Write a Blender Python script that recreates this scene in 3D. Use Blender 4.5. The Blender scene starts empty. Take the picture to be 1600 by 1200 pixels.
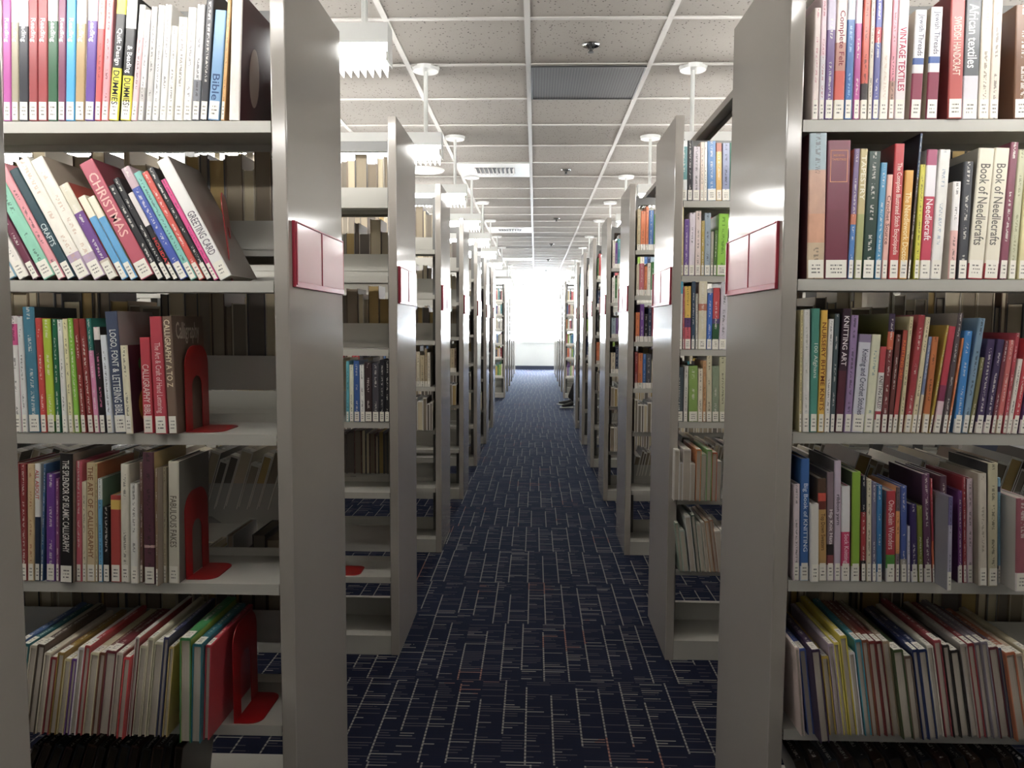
import bpy, math, random
from mathutils import Vector, Matrix

# ------------------------------------------------------------------ camera, world, exposure
F = 1215.0                       # focal length in pixels of the 1600 x 1200 frame
CAM_H = 1.402
def _n(v):
    l = math.sqrt(sum(a*a for a in v)); return [a/l for a in v]
VY = _n([36.0, 92.0, F])                         # direction of the aisle, in (right, up, forward)
_q = (36.0*(-80.0) + F*F)/92.0
_d = _n([-80.0, -_q, F]); VZ = [-a for a in _d]  # world up
def _cross(a, b): return [a[1]*b[2]-a[2]*b[1], a[2]*b[0]-a[0]*b[2], a[0]*b[1]-a[1]*b[0]]
_vx = _cross([VY[0], VY[1], -VY[2]], [VZ[0], VZ[1], -VZ[2]]); VX = [_vx[0], _vx[1], -_vx[2]]
def P(x, y, d):
    """pixel of the photograph -> (X, Z) on the vertical plane Y = d"""
    r = (x-800.0, 600.0-y, F)
    a = sum(p*q for p, q in zip(r, VX)); b = sum(p*q for p, q in zip(r, VY)); e = sum(p*q for p, q in zip(r, VZ))
    return a/b*d, CAM_H + e/b*d
scene = bpy.context.scene
col = scene.collection
cam = bpy.data.objects.new('camera', bpy.data.cameras.new('camera'))
col.objects.link(cam)
cam.data.sensor_width = 36.0; cam.data.lens = F/1600*36.0; cam.data.clip_start = 0.02; cam.data.clip_end = 100
M = Matrix.Identity(4)
for i, V in enumerate((VX, VY, VZ)):
    M[i][0] = V[0]; M[i][1] = V[1]; M[i][2] = -V[2]
M[2][3] = CAM_H
cam.matrix_world = M
scene.camera = cam
w = bpy.data.worlds.new('world'); scene.world = w; w.use_nodes = True
w.node_tree.nodes['Background'].inputs[0].default_value = (0.75, 0.87, 1.0, 1); w.node_tree.nodes['Background'].inputs[1].default_value = 1.0
scene.view_settings.view_transform = 'Standard'; scene.view_settings.look = 'None'
scene.view_settings.exposure = 0.95; scene.view_settings.gamma = 1.0; scene.view_settings.use_curve_mapping = False
LAMP = 22.0          # pendant tubes
WINDOW = 48.0        # daylight in the far window

# ------------------------------------------------------------------ colour and material helpers
def lin(h):
    h = h.lstrip('#'); o = []
    for i in (0, 2, 4):
        c = int(h[i:i+2], 16)/255.0
        o.append(c/12.92 if c <= 0.04045 else ((c+0.055)/1.055)**2.4)
    return o
def mat(name, colr, rough=0.5, spec=0.5, metal=0.0, coat=0.0):
    m = bpy.data.materials.new(name); m.use_nodes = True
    b = m.node_tree.nodes['Principled BSDF']
    b.inputs['Base Color'].default_value = (*(lin(colr) if isinstance(colr, str) else colr), 1)
    b.inputs['Roughness'].default_value = rough; b.inputs['Metallic'].default_value = metal
    b.inputs['Specular IOR Level'].default_value = spec; b.inputs['Coat Weight'].default_value = coat
    return m
class NT:
    def __init__(s, m): s.t = m.node_tree; s.b = s.t.nodes['Principled BSDF']
    def n(s, kind, **kw):
        n = s.t.nodes.new(kind)
        for k, v in kw.items(): setattr(n, k, v)
        return n
    def l(s, a, b): s.t.links.new(a, b)
    def m(s, op, a, b=None, c=None):
        n = s.t.nodes.new('ShaderNodeMath'); n.operation = op
        for i, v in enumerate((a, b, c)):
            if v is None: continue
            if isinstance(v, (int, float)): n.inputs[i].default_value = v
            else: s.l(v, n.inputs[i])
        return n.outputs[0]
    def mix(s, f, a, b):
        n = s.t.nodes.new('ShaderNodeMix'); n.data_type = 'RGBA'
        for i, v in ((0, f), (6, a), (7, b)):
            if isinstance(v, (int, float)): n.inputs[i].default_value = v
            elif isinstance(v, (tuple, list)): n.inputs[i].default_value = (*v[:3], 1)
            else: s.l(v, n.inputs[i])
        return n.outputs[2]
    def pos(s):
        g = s.n('ShaderNodeNewGeometry'); x = s.n('ShaderNodeSeparateXYZ'); s.l(g.outputs['Position'], x.inputs[0]); return x.outputs, g.outputs['Position']
    def comb(s, x, y, z):
        n = s.n('ShaderNodeCombineXYZ')
        for i, v in enumerate((x, y, z)):
            if isinstance(v, (int, float)): n.inputs[i].default_value = v
            else: s.l(v, n.inputs[i])
        return n.outputs[0]
    def white(s, vec):
        n = s.n('ShaderNodeTexWhiteNoise'); n.noise_dimensions = '3D'; s.l(vec, n.inputs[0]); return n.outputs[0], n.outputs[1]
    def noise(s, vec, scale, detail=2.0):
        n = s.n('ShaderNodeTexNoise'); n.inputs['Scale'].default_value = scale; n.inputs['Detail'].default_value = detail
        if vec is not None: s.l(vec, n.inputs['Vector'])
        return n.outputs[0]

# painted steel of the bookcases
m_steel = mat('painted_steel', '#a09a93', 0.22, 0.55)
k = NT(m_steel); x, p = k.pos(); k.l(k.m('ADD', k.m('MULTIPLY', k.noise(p, 9.0, 3), 0.05), 0.10), k.b.inputs['Roughness'])
bp = k.n('ShaderNodeBump'); bp.inputs['Strength'].default_value = 0.012; bp.inputs['Distance'].default_value = 0.01
k.l(k.noise(p, 3.0, 1), bp.inputs['Height']); k.l(bp.outputs[0], k.b.inputs['Normal'])
m_shelf = mat('shelf_steel', '#b4b2aa', 0.35, 0.5)
m_post = mat('post_steel', '#6a6a68', 0.4, 0.5)
m_dark = mat('dark_steel', '#2c2c2c', 0.5)
m_red = mat('red_plastic', '#ac2c42', 0.3, 0.5)
m_redmetal = mat('red_enamel', '#981a1d', 0.3, 0.5)
m_card = mat('card_paper_glare', '#e8bcc4', 0.14, 0.6)  # pale pink puts the glare of a clear cover into the card colour
m_acryl = mat('clear_acrylic', '#ffffff', 0.05, 0.5)
m_acryl.node_tree.nodes['Principled BSDF'].inputs['Transmission Weight'].default_value = 1.0
m_white = mat('white_enamel', '#e2e4e2', 0.4)
m_wall = mat('wall_paint', '#c9c8c4', 0.7)
k = NT(m_wall); x, p = k.pos()
k.l(k.mix(k.noise(p, 1.5, 4), lin('#a9a9a8'), lin('#b5b5b3')), k.b.inputs['Base Color'])
m_trimdark = mat('dark_rubber_base', '#20263a', 0.5)
m_tbar = mat('ceiling_bar_paint', '#bab7b1', 0.5)
m_lens = mat('prismatic_lens', '#77777a', 0.6, 0.3)
k = NT(m_lens); x, p = k.pos()
k.l(k.mix(k.m('GREATER_THAN', k.m('SINE', k.m('MULTIPLY', x[0], 420.0)), 0.2), lin('#4e4e50'), lin('#606062')), k.b.inputs['Base Color'])
m_chrome = mat('chrome', '#9a9a9a', 0.2, metal=1.0)
m_darkpages = mat('shaded_page_block', '#3a342c', 0.9, 0.1)  # near-black pages: deep shade of the base shelf put into the colour
m_black = mat('black_rubber_and_shade', '#111114', 0.5)  # shoe rubber, also the painted shade under the tie bar
m_trouser = mat('black_cloth', '#17171b', 0.9)
m_skin = mat('skin', '#b98a70', 0.55)
m_shirt = mat('grey_shirt', '#5c6068', 0.9)
m_hair = mat('dark_hair', '#241c18', 0.6)
m_seat = mat('blue_fabric', '#2d3a55', 0.9)

def emis(name, c, s):
    m = bpy.data.materials.new(name); m.use_nodes = True; t = m.node_tree
    b = t.nodes['Principled BSDF']; b.inputs['Base Color'].default_value = (0.8, 0.8, 0.8, 1)
    b.inputs['Emission Color'].default_value = (*c, 1); b.inputs['Emission Strength'].default_value = s
    return m
m_tube = emis('lit_tube', (1.0, 0.98, 0.95), LAMP)
m_louver = emis('lit_louver', (1.0, 0.97, 0.93), 2.2)
m_sky = emis('daylight_pane', (0.84, 0.93, 1.0), WINDOW)

# acoustic ceiling tile: pale board with small dark fissures
m_tile = mat('acoustic_tile', '#c9c4bc', 0.85, 0.2)
k = NT(m_tile); x, p = k.pos()
v = k.n('ShaderNodeTexVoronoi'); v.inputs['Scale'].default_value = 52.0; k.l(p, v.inputs['Vector'])
wn, _ = k.white(v.outputs['Position'])
spot = k.m('MULTIPLY', k.m('LESS_THAN', v.outputs['Distance'], 0.2), k.m('GREATER_THAN', wn, 0.3))
v2 = k.n('ShaderNodeTexVoronoi'); v2.inputs['Scale'].default_value = 130.0; k.l(p, v2.inputs['Vector'])
wn2, _ = k.white(v2.outputs['Position'])
spot2 = k.m('MULTIPLY', k.m('LESS_THAN', v2.outputs['Distance'], 0.2), k.m('GREATER_THAN', wn2, 0.55))
tl, _ = k.white(k.comb(k.m('FLOOR', k.m('DIVIDE', k.m('ADD', x[0], 0.0436), 0.616)), k.m('FLOOR', k.m('DIVIDE', k.m('SUBTRACT', x[1], 3.473), 0.598)), 0.0))
base = k.mix(tl, lin('#a39e97'), lin('#aba69f'))
c1 = k.mix(k.m('MULTIPLY', spot2, 0.35), base, lin('#6f6a65'))
k.l(k.mix(k.m('MULTIPLY', spot, 0.85), c1, lin('#423e3b')), k.b.inputs['Base Color'])

# carpet: navy ground, dotted light threads along the aisle, fine short streaks across
m_carpet = mat('carpet', '#1c2233', 0.9, 0.04)
k = NT(m_carpet); x, p = k.pos(); X, Y = x[0], x[1]
row = k.m('FLOOR', k.m('DIVIDE', k.m('SUBTRACT', Y, 0.036), 0.588)); fy = k.m('FRACT', k.m('DIVIDE', k.m('SUBTRACT', Y, 0.036), 0.588))
cell = 0.088
ro, _ = k.white(k.comb(row, 3.3, 0.0))
u = k.m('ADD', k.m('DIVIDE', X, cell), k.m('MULTIPLY', ro, 1.0)); ci = k.m('FLOOR', u); fu = k.m('FRACT', u)
r1, rc = k.white(k.comb(ci, row, 7.0)); sep = k.n('ShaderNodeSeparateColor'); k.l(rc, sep.inputs[0])
pos_ = k.m('ADD', 0.35, k.m('MULTIPLY', sep.outputs[0], 0.3))
on_x = k.m('LESS_THAN', k.m('ABSOLUTE', k.m('SUBTRACT', fu, pos_)), 0.034)
start = k.m('MULTIPLY', k.m('SUBTRACT', sep.outputs[1], 0.6), 0.9)
length = k.m('ADD', 0.6, k.m('MULTIPLY', sep.outputs[2], 0.7))
on_y = k.m('MULTIPLY', k.m('GREATER_THAN', fy, start), k.m('LESS_THAN', fy, k.m('ADD', k.m('MAXIMUM', start, 0.0), length)))
dash = k.m('GREATER_THAN', k.m('FRACT', k.m('DIVIDE', Y, 0.021)), 0.4)
vline = k.m('MULTIPLY', k.m('MULTIPLY', on_x, on_y), k.m('ADD', 0.35, k.m('MULTIPLY', dash, 0.65)))
hy = k.m('DIVIDE', Y, 0.0165); hr = k.m('FLOOR', hy); hf = k.m('FRACT', hy)
hu = k.m('FLOOR', k.m('ADD', u, 0.0))
hx2 = k.m('FLOOR', k.m('SUBTRACT', u, pos_))
w1, wc = k.white(k.comb(hx2, hr, row)); s2 = k.n('ShaderNodeSeparateColor'); k.l(wc, s2.inputs[0])
fx2 = k.m('FRACT', k.m('SUBTRACT', u, pos_))
hext = k.m('LESS_THAN', fx2, k.m('ADD', 0.3, k.m('MULTIPLY', s2.outputs[1], 0.9)))
thin = k.m('LESS_THAN', k.m('ABSOLUTE', k.m('SUBTRACT', hf, 0.5)), 0.17)
hline = k.m('MULTIPLY', k.m('MULTIPLY', k.m('GREATER_THAN', w1, 0.86), hext), thin)
hfaint = k.m('MULTIPLY', k.m('MULTIPLY', k.m('GREATER_THAN', w1, 0.45), hext), thin)
st = k.noise(k.comb(k.m('MULTIPLY', X, 9.0), k.m('MULTIPLY', Y, 160.0), 0.0), 1.0, 2)
ground = k.mix(st, lin('#121b2c'), lin('#24212b'))
ground = k.mix(k.m('MULTIPLY', hfaint, 0.28), ground, lin('#7a7478'))
orange = k.m('GREATER_THAN', k.noise(p, 2.3, 1), 0.64)
thread = k.mix(k.m('MULTIPLY', orange, 0.6), lin('#96958e'), lin('#a0563a'))
g2 = k.mix(k.m('MULTIPLY', hline, k.m('ADD', 0.35, k.m('MULTIPLY', s2.outputs[2], 0.5))), ground, thread)
g3 = k.mix(k.m('MULTIPLY', vline, 0.85), g2, thread)
k.l(g3, k.b.inputs['Base Color']); k.b.inputs['Sheen Weight'].default_value = 0.09; k.b.inputs['Sheen Tint'].default_value = (0.04, 0.30, 1.0, 1); k.b.inputs['Sheen Roughness'].default_value = 0.35
bp = k.n('ShaderNodeBump'); bp.inputs['Strength'].default_value = 0.3; bp.inputs['Distance'].default_value = 0.002
k.l(k.noise(p, 500.0, 2), bp.inputs['Height']); k.l(bp.outputs[0], k.b.inputs['Normal'])

# book cover: colour attribute for the printed bands, 'Ink' colour and 'Par' (u, v, seed) for small print
m_cover = mat('book_cover', '#808080', 0.3, 0.5)
k = NT(m_cover)
def attr(nm):
    a = k.n('ShaderNodeAttribute'); a.attribute_name = nm; return a
ac, ai, ap = attr('Col'), attr('Ink'), attr('Par')
sp = k.n('ShaderNodeSeparateXYZ'); k.l(ap.outputs['Vector'], sp.inputs[0]); pu, pv, ps = sp.outputs
nz = k.noise(k.comb(k.m('MULTIPLY', pu, 3.2), k.m('MULTIPLY', pv, 260.0), k.m('MULTIPLY', ps, 57.0)), 1.0, 1)
blk = k.noise(k.comb(0.0, k.m('MULTIPLY', pv, 22.0), k.m('MULTIPLY', ps, 91.0)), 1.0, 0)
msk = k.m('MULTIPLY', k.m('MULTIPLY', k.m('GREATER_THAN', nz, 0.5), k.m('GREATER_THAN', blk, 0.44)),
          k.m('MULTIPLY', k.m('LESS_THAN', k.m('ABSOLUTE', k.m('SUBTRACT', pu, 0.5)), 0.14), k.m('GREATER_THAN', pu, 0.001)))
wear = k.noise(k.comb(k.m('MULTIPLY', pu, 2.0), k.m('MULTIPLY', pv, 30.0), ps), 1.0, 3)
hs = k.n('ShaderNodeHueSaturation'); hs.inputs['Saturation'].default_value = 0.9; k.l(ac.outputs['Color'], hs.inputs['Color'])
k.l(k.m('ADD', 0.82, k.m('MULTIPLY', wear, 0.36)), hs.inputs['Value'])
k.l(k.mix(k.m('MULTIPLY', msk, 0.6), hs.outputs[0], ai.outputs['Color']), k.b.inputs['Base Color'])

m_pages = mat('page_block', '#d8cdb6', 0.85, 0.1)
k = NT(m_pages); tc = k.n('ShaderNodeTexCoord'); sx = k.n('ShaderNodeSeparateXYZ'); k.l(tc.outputs['Object'], sx.inputs[0])
k.l(k.mix(k.noise(k.comb(k.m('MULTIPLY', sx.outputs[0], 1400.0), k.m('MULTIPLY', sx.outputs[1], 6.0), k.m('MULTIPLY', sx.outputs[2], 6.0)), 1.0, 1), lin('#a0968a'), lin('#cdc5b8')), k.b.inputs['Base Color'])
m_label = mat('call_number_label', '#eeeade', 0.5)
k = NT(m_label); ap = k.n('ShaderNodeAttribute'); ap.attribute_name = 'Par'; sp = k.n('ShaderNodeSeparateXYZ'); k.l(ap.outputs['Vector'], sp.inputs[0]); pu, pv, ps = sp.outputs
ln = k.m('LESS_THAN', k.m('ABSOLUTE', k.m('SUBTRACT', k.m('FRACT', k.m('MULTIPLY', pv, 5.0)), 0.5)), 0.2)
inn = k.m('MULTIPLY', k.m('LESS_THAN', k.m('ABSOLUTE', k.m('SUBTRACT', pu, 0.5)), 0.28), k.m('LESS_THAN', k.m('ABSOLUTE', k.m('SUBTRACT', pv, 0.5)), 0.32))
chz = k.m('GREATER_THAN', k.noise(k.comb(k.m('MULTIPLY', pu, 14.0), k.m('FLOOR', k.m('MULTIPLY', pv, 5.0)), ps), 1.0, 0), 0.45)
k.l(k.mix(k.m('MULTIPLY', k.m('MULTIPLY', ln, inn), k.m('MULTIPLY', chz, 0.8)), lin('#eeeade'), lin('#2e2c2a')), k.b.inputs['Base Color'])
m_pages2 = mat('shade_toned_page_block', '#a89c88', 0.9, 0.1)  # page tones vary and are darkened with the shade of the rear rows
k = NT(m_pages2); ac = k.n('ShaderNodeAttribute'); ac.attribute_name = 'Col'; k.l(ac.outputs['Color'], k.b.inputs['Base Color'])
INKM = {}
def ink_mat(h):
    if h not in INKM: INKM[h] = mat('ink_'+h.lstrip('#'), h, 0.45)
    return INKM[h]

# ------------------------------------------------------------------ mesh builder
class MB:
    def __init__(s): s.v = []; s.f = []; s.mi = []; s.c = []; s.ink = []; s.par = []; s.attrs = False
    def quad(s, pts, mi=0, c=None, ink=None, par=None):
        i = len(s.v); s.v += [tuple(p) for p in pts]; s.f.append(tuple(range(i, i+len(pts)))); s.mi.append(mi)
        s.c.append(c or (0.5, 0.5, 0.5)); s.ink.append(ink or (0, 0, 0)); s.par.append(par or [(0, 0, 0)]*len(pts))
    def box(s, a, b, mi=0, c=None, T=None):
        (x0, y0, z0), (x1, y1, z1) = a, b
        P8 = [(x0,y0,z0),(x1,y0,z0),(x1,y1,z0),(x0,y1,z0),(x0,y0,z1),(x1,y0,z1),(x1,y1,z1),(x0,y1,z1)]
        if T is not None: P8 = [tuple(T @ Vector(q)) for q in P8]
        i = len(s.v); s.v += P8
        for f in ((0,3,2,1),(4,5,6,7),(0,1,5,4),(1,2,6,5),(2,3,7,6),(3,0,4,7)):
            s.f.append(tuple(i+j for j in f)); s.mi.append(mi); s.c.append(c or (0.5,0.5,0.5)); s.ink.append((0,0,0)); s.par.append([(0,0,0)]*4)
    def prism(s, poly, axis, a, b, mi=0):
        """extrude a 2D polygon along an axis: x -> (yz), y -> (xz), z -> (xy)"""
        def mk(p, t):
            return {'x': (t, p[0], p[1]), 'y': (p[0], t, p[1]), 'z': (p[0], p[1], t)}[axis]
        n = len(poly); i = len(s.v)
        s.v += [mk(p, a) for p in poly] + [mk(p, b) for p in poly]
        fs = [tuple(i+j for j in range(n)), tuple(i+n+j for j in reversed(range(n)))]
        fs += [(i+j, i+n+j, i+n+(j+1) % n, i+(j+1) % n) for j in range(n)]
        for f in fs:
            s.f.append(f); s.mi.append(mi); s.c.append((0.5,0.5,0.5)); s.ink.append((0,0,0)); s.par.append([(0,0,0)]*len(f))
    def cyl(s, p0, p1, r, n=12, r1=None, mi=0):
        a = Vector(p0); b = Vector(p1); d = (b-a).normalized(); q = d.orthogonal().normalized(); t = d.cross(q)
        r1 = r if r1 is None else r1; i = len(s.v)
        for c_, rr in ((a, r), (b, r1)):
            for j in range(n):
                th = 2*math.pi*j/n; s.v.append(tuple(c_ + (q*math.cos(th) + t*math.sin(th))*rr))
        fs = [(i+j, i+(j+1) % n, i+n+(j+1) % n, i+n+j) for j in range(n)] + [tuple(i+j for j in reversed(range(n))), tuple(i+n+j for j in range(n))]
        for f in fs:
            s.f.append(f); s.mi.append(mi); s.c.append((0.5,0.5,0.5)); s.ink.append((0,0,0)); s.par.append([(0,0,0)]*len(f))
    def mesh(s, name, mats):
        me = bpy.data.meshes.new(name); me.from_pydata(s.v, [], s.f)
        for m in mats: me.materials.append(m)
        me.polygons.foreach_set('material_index', s.mi)
        if s.attrs:
            def put(nm, vals):
                a = me.attributes.new(nm, 'FLOAT_COLOR', 'CORNER'); a.data.foreach_set('color', vals)
            lc, li = [], []
            for f, c, ik in zip(s.f, s.c, s.ink):
                lc += [c[0], c[1], c[2], 1.0]*len(f); li += [ik[0], ik[1], ik[2], 1.0]*len(f)
            put('Col', lc); put('Ink', li)
            a = me.attributes.new('Par', 'FLOAT_VECTOR', 'CORNER'); a.data.foreach_set('vector', [t for q in s.par for r in q for t in r])
        me.update(); return me
    def build(s, name, mats, parent=None, bevel=0):
        if not isinstance(mats, (list, tuple)): mats = [mats]
        o = bpy.data.objects.new(name, s.mesh(name, mats)); col.objects.link(o)
        if parent is not None: o.parent = parent
        if bevel:
            md = o.modifiers.new('bevel', 'BEVEL'); md.width = bevel; md.segments = 2; md.limit_method = 'ANGLE'
        return o
def tag(o, label=None, cat=None, group=None, kind=None):
    if label: o['label'] = label
    if cat: o['category'] = cat
    if group: o['group'] = group
    if kind: o['kind'] = kind
    return o
def empty(name, loc=(0, 0, 0), rot=None):
    o = bpy.data.objects.new(name, None); o.empty_display_size = 0.05; o.location = loc
    if rot: o.rotation_euler = rot
    col.objects.link(o); return o
def copy_tree(o, parent=None):
    c = o.copy(); col.objects.link(c)
    if parent is not None: c.parent = parent
    for ch in [q for q in bpy.data.objects if q.parent == o]: copy_tree(ch, c)
    return c

# ------------------------------------------------------------------ the room
CEIL = 2.727; YW = 24.7; XL, XR, YB = -5.2, 5.2, -2.5
def slab(name, a, b, m):
    q = MB(); q.box(a, b); o = q.build(name, m); return tag(o, kind='structure')
slab('floor', (XL-0.1, YB-0.1, -0.05), (XR+0.1, YW+0.2, 0.0), m_carpet)
slab('ceiling', (XL-0.1, YB-0.1, CEIL), (XR+0.1, YW+0.2, CEIL+0.05), m_tile)
slab('wall_left', (XL-0.1, YB, 0), (XL, YW, CEIL), m_wall)
slab('wall_right', (XR, YB, 0), (XR+0.1, YW, CEIL), m_wall)
slab('wall_back', (XL-0.1, YB-0.1, 0), (XR+0.1, YB, CEIL), m_wall)
WX0, WX1, WZ0, WZ1 = -0.40, 3.4, 0.88, 2.70
q = MB()
q.box((XL-0.1, YW, 0), (XR+0.1, YW+0.15, WZ0)); q.box((XL-0.1, YW, WZ1), (XR+0.1, YW+0.15, CEIL))
q.box((XL-0.1, YW, WZ0), (-3.9, YW+0.15, WZ1)); q.box((-1.3, YW, WZ0), (WX0, YW+0.15, WZ1)); q.box((WX1, YW, WZ0), (XR+0.1, YW+0.15, WZ1))
tag(q.build('wall_far', m_wall), kind='structure')
for i, (a, b) in enumerate(((WX0, WX1), (-3.9, -1.3))):
    root = tag(empty('window_%d' % (i+1), ((a+b)/2, YW, WZ0)), kind='structure')
    hw = (b-a)/2; hh = WZ1-WZ0
    q = MB(); q.box((-hw, 0.09, 0), (hw, 0.10, hh)); q.build('pane', m_sky, root)
    q = MB()
    for (u0, u1, v0, v1) in ((-hw, hw, 0, 0.04), (-hw, hw, hh-0.04, hh), (-hw, -hw+0.04, 0, hh), (hw-0.04, hw, 0, hh), (-0.02, 0.02, 0, hh)):
        q.box((u0, 0.05, v0), (u1, 0.088, v1))
    q.build('window_frame', m_white, root)
    q = MB(); q.box((-hw-0.04, -0.04, -0.03), (hw+0.04, 0.05, 0.0)); q.build('window_sill', m_white, root)
for nm, a, b in (('baseboard_far', (XL, YW-0.012, 0), (XR, YW, 0.115)), ('baseboard_left', (XL, YB, 0), (XL+0.012, YW, 0.115)), ('baseboard_right', (XR-0.012, YB, 0), (XR, YW, 0.115))):
    slab(nm, a, b, m_trimdark)
# ceiling bars: long bars along the aisle, short ones across
q = MB(); TX, TY = 0.616, 0.598
xs = [-0.0436 + TX*i for i in range(-8, 9)]; ys = [3.473 + TY*j for j in range(-9, 36)]
for a in xs:
    if XL < a < XR: q.box((a-0.0125, YB, CEIL-0.006), (a+0.0125, YW, CEIL+0.002))
for b in ys:
    if YB < b < YW: q.box((XL, b-0.0125, CEIL-0.0055), (XR, b+0.0125, CEIL+0.002))
tag(q.build('trim_1', m_tbar), kind='structure')

# ------------------------------------------------------------------ ceiling things
r = empty('ceiling_light', (-0.0436+TX/2, 3.473+TY*1.5, CEIL-0.004))
tag(r, 'unlit flat ceiling light with a grey ribbed lens, set in one ceiling tile', 'ceiling light')
q = MB(); hx, hy = TX/2-0.014, TY/2-0.014; q.box((-hx, -hy, -0.006), (hx, hy, 0.0)); q.build('lens', m_lens, r)
q = MB()
for a, b in (((-hx-.001,-hy-.001,-.009),(hx+.001,-hy+.008,-.001)),((-hx-.001,hy-.008,-.009),(hx+.001,hy+.001,-.001)),((-hx-.001,-hy,-.009),(-hx+.008,hy,-.001)),((hx-.008,-hy,-.009),(hx+.001,hy,-.001))): q.box(a, b)
q.build('frame', m_dark, r)
def sprinkler():
    r = empty('sprinkler')
    q = MB(); n = 20
    for j in range(n):
        a0, a1 = 2*math.pi*j/n, 2*math.pi*(j+1)/n
        for (ra, za, rb, zb) in ((0.024, -0.001, 0.040, -0.005), (0.040, -0.005, 0.043, 0.0)):
            q.quad([(ra*math.cos(a0), ra*math.sin(a0), za), (rb*math.cos(a0), rb*math.sin(a0), zb), (rb*math.cos(a1), rb*math.sin(a1), zb), (ra*math.cos(a1), ra*math.sin(a1), za)])
    q.build('escutcheon', m_chrome, r)
    q = MB(); q.cyl((0, 0, -0.001), (0, 0, 0.0), 0.024, 16); q.build('opening', m_black, r)
    q = MB(); q.cyl((0, 0, -0.03), (0, 0, 0), 0.006, 10); q.cyl((-0.014, 0, -0.012), (-0.003, 0, -0.033), 0.002, 6); q.cyl((0.014, 0, -0.012), (0.003, 0, -0.033), 0.002, 6)
    q.cyl((-0.014, 0, 0), (-0.014, 0, -0.013), 0.002, 6); q.cyl((0.014, 0, 0), (0.014, 0, -0.013), 0.002, 6); q.build('sprinkler_head', m_dark, r)
    q = MB(); q.cyl((0, 0, -0.036), (0, 0, -0.033), 0.014, 12); q.build('deflector', m_dark, r)
    return r
spr = sprinkler()
SP = [(3.80, 'in the tile just in front of the grey unlit ceiling light'), (6.77, 'level with the nearest air vent'), (9.80, 'third along the aisle, before the second vent'),
      (12.85, 'fourth along the aisle, past the second vent'), (15.9, 'fifth along the aisle, level with the third vent'), (18.95, 'sixth along the aisle, nearest the far wall')]
for i, (y, t) in enumerate(SP):
    o = spr if i == 0 else copy_tree(spr)
    o.location = (0.255, y, CEIL-0.0005)
    tag(o, 'small metal ceiling sprinkler ' + t, 'sprinkler', 'sprinklers along the aisle ceiling')
def vent():
    r = empty('air_vent')
    hx, hy = TX/2-0.013, TY/2-0.013
    q = MB(); q.box((-hx, -hy, -0.004), (hx, -0.13, 0)); q.box((-hx, 0.13, -0.004), (hx, hy, 0)); q.box((-hx, -0.13, -0.004), (-0.17, 0.13, 0)); q.box((0.17, -0.13, -0.004), (hx, 0.13, 0))
    q.build('vent_panel', m_white, r, 0.001)
    q = MB(); q.box((-0.17, -0.13, -0.0015), (0.17, 0.13, -0.0005)); q.build('duct_opening', m_dark, r)
    q = MB()
    for j in range(10):
        xx = -0.16 + 0.0355*j; sgn = 1 if j >= 5 else -1
        T = Matrix.Translation((xx, 0, -0.010)) @ Matrix.Rotation(sgn*0.7, 4, 'Y'); q.box((-0.001, -0.128, -0.012), (0.001, 0.128, 0.010), T=T)
    q.build('louver', m_tbar, r)
    return r
vt = vent(); VT = [(6.463+0.0, 'nearest of the row, left of the middle ceiling bar'), (10.65+0.0, 'second along the aisle ceiling'), (15.43, 'third along the aisle ceiling'), (20.2, 'farthest one before the bright wall')]
for i, (y, t) in enumerate(VT):
    j = round((y+TY/2-3.473)/TY-0.5); yc = 3.473 + TY*(j+0.5)
    o = vt if i == 0 else copy_tree(vt)
    o.location = (-0.0436-TX/2, yc, CEIL-0.006)
    tag(o, 'white square air vent, slanted blades, ' + t, 'air vent', 'air vents in the ceiling')
r = empty('round_diffuser', (-0.955, 6.77, CEIL))
tag(r, 'round white ceiling diffuser behind the second pendant light on the left', 'air vent')
for nm, rr, z0 in (('outer_ring', 0.17, 0.012), ('middle_ring', 0.12, 0.02), ('centre_disc', 0.06, 0.026)):
    q = MB(); q.cyl((0, 0, -z0), (0, 0, -z0+0.012 if nm != 'outer_ring' else 0), rr-0.012, 32, rr); q.build(nm, m_white, r)

# ------------------------------------------------------------------ pendant lights: long fixtures above the gaps between bookcases
LEN = 3.62
def pendant():
    """local: end at x = 0, running to +x; z = 0 at the top of the housing"""
    r = empty('pendant_light')
    q = MB(); q.prism([(-0.038, 0.0), (0.038, 0.0), (0.042, -0.066), (0.038, -0.066), (0.034, -0.006), (-0.034, -0.006), (-0.038, -0.066), (-0.042, -0.066)], 'x', 0.002, LEN); q.build('housing', m_white, r)
    q = MB(); q.prism([(-0.038, 0.0), (0.038, 0.0), (0.043, -0.125), (-0.043, -0.125)], 'x', 0.0, 0.002); q.build('end_cap', m_white, r)
    q = MB(); q.box((0.022, -0.036, -0.112), (LEN-0.03, 0.036, -0.062)); q.build('tube_lens', m_tube, r)
    q = MB(); n = 144
    for j in range(n):
        a = 0.012 + (LEN-0.03)*j/n; p_ = (LEN-0.03)/n
        q.prism([(a, -0.112), (a+p_*0.99, -0.112), (a+p_*0.95, -0.118), (a+p_*0.22, -0.154), (a+p_*0.14, -0.154)], 'y', -0.040, 0.040)
    q.build('louver', m_louver, r)
    for xx in (0.085, 2.52):
        q = MB(); q.cyl((xx, 0, -0.002), (xx, 0, CEIL-2.392-0.02), 0.011, 12); st = q.build('stem', m_white, r)
        q = MB(); q.cyl((xx, 0, CEIL-2.392-0.020), (xx, 0, CEIL-2.392), 0.066, 24, 0.072); q.build('canopy', m_white, r)
    return r
pl = pendant()
LY = [-0.25, 1.20, 2.66, 4.12, 5.60, 7.06, 8.52, 9.98, 11.75, 13.4, 15.9, 17.35, 18.8, 20.25, 21.7]
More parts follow.
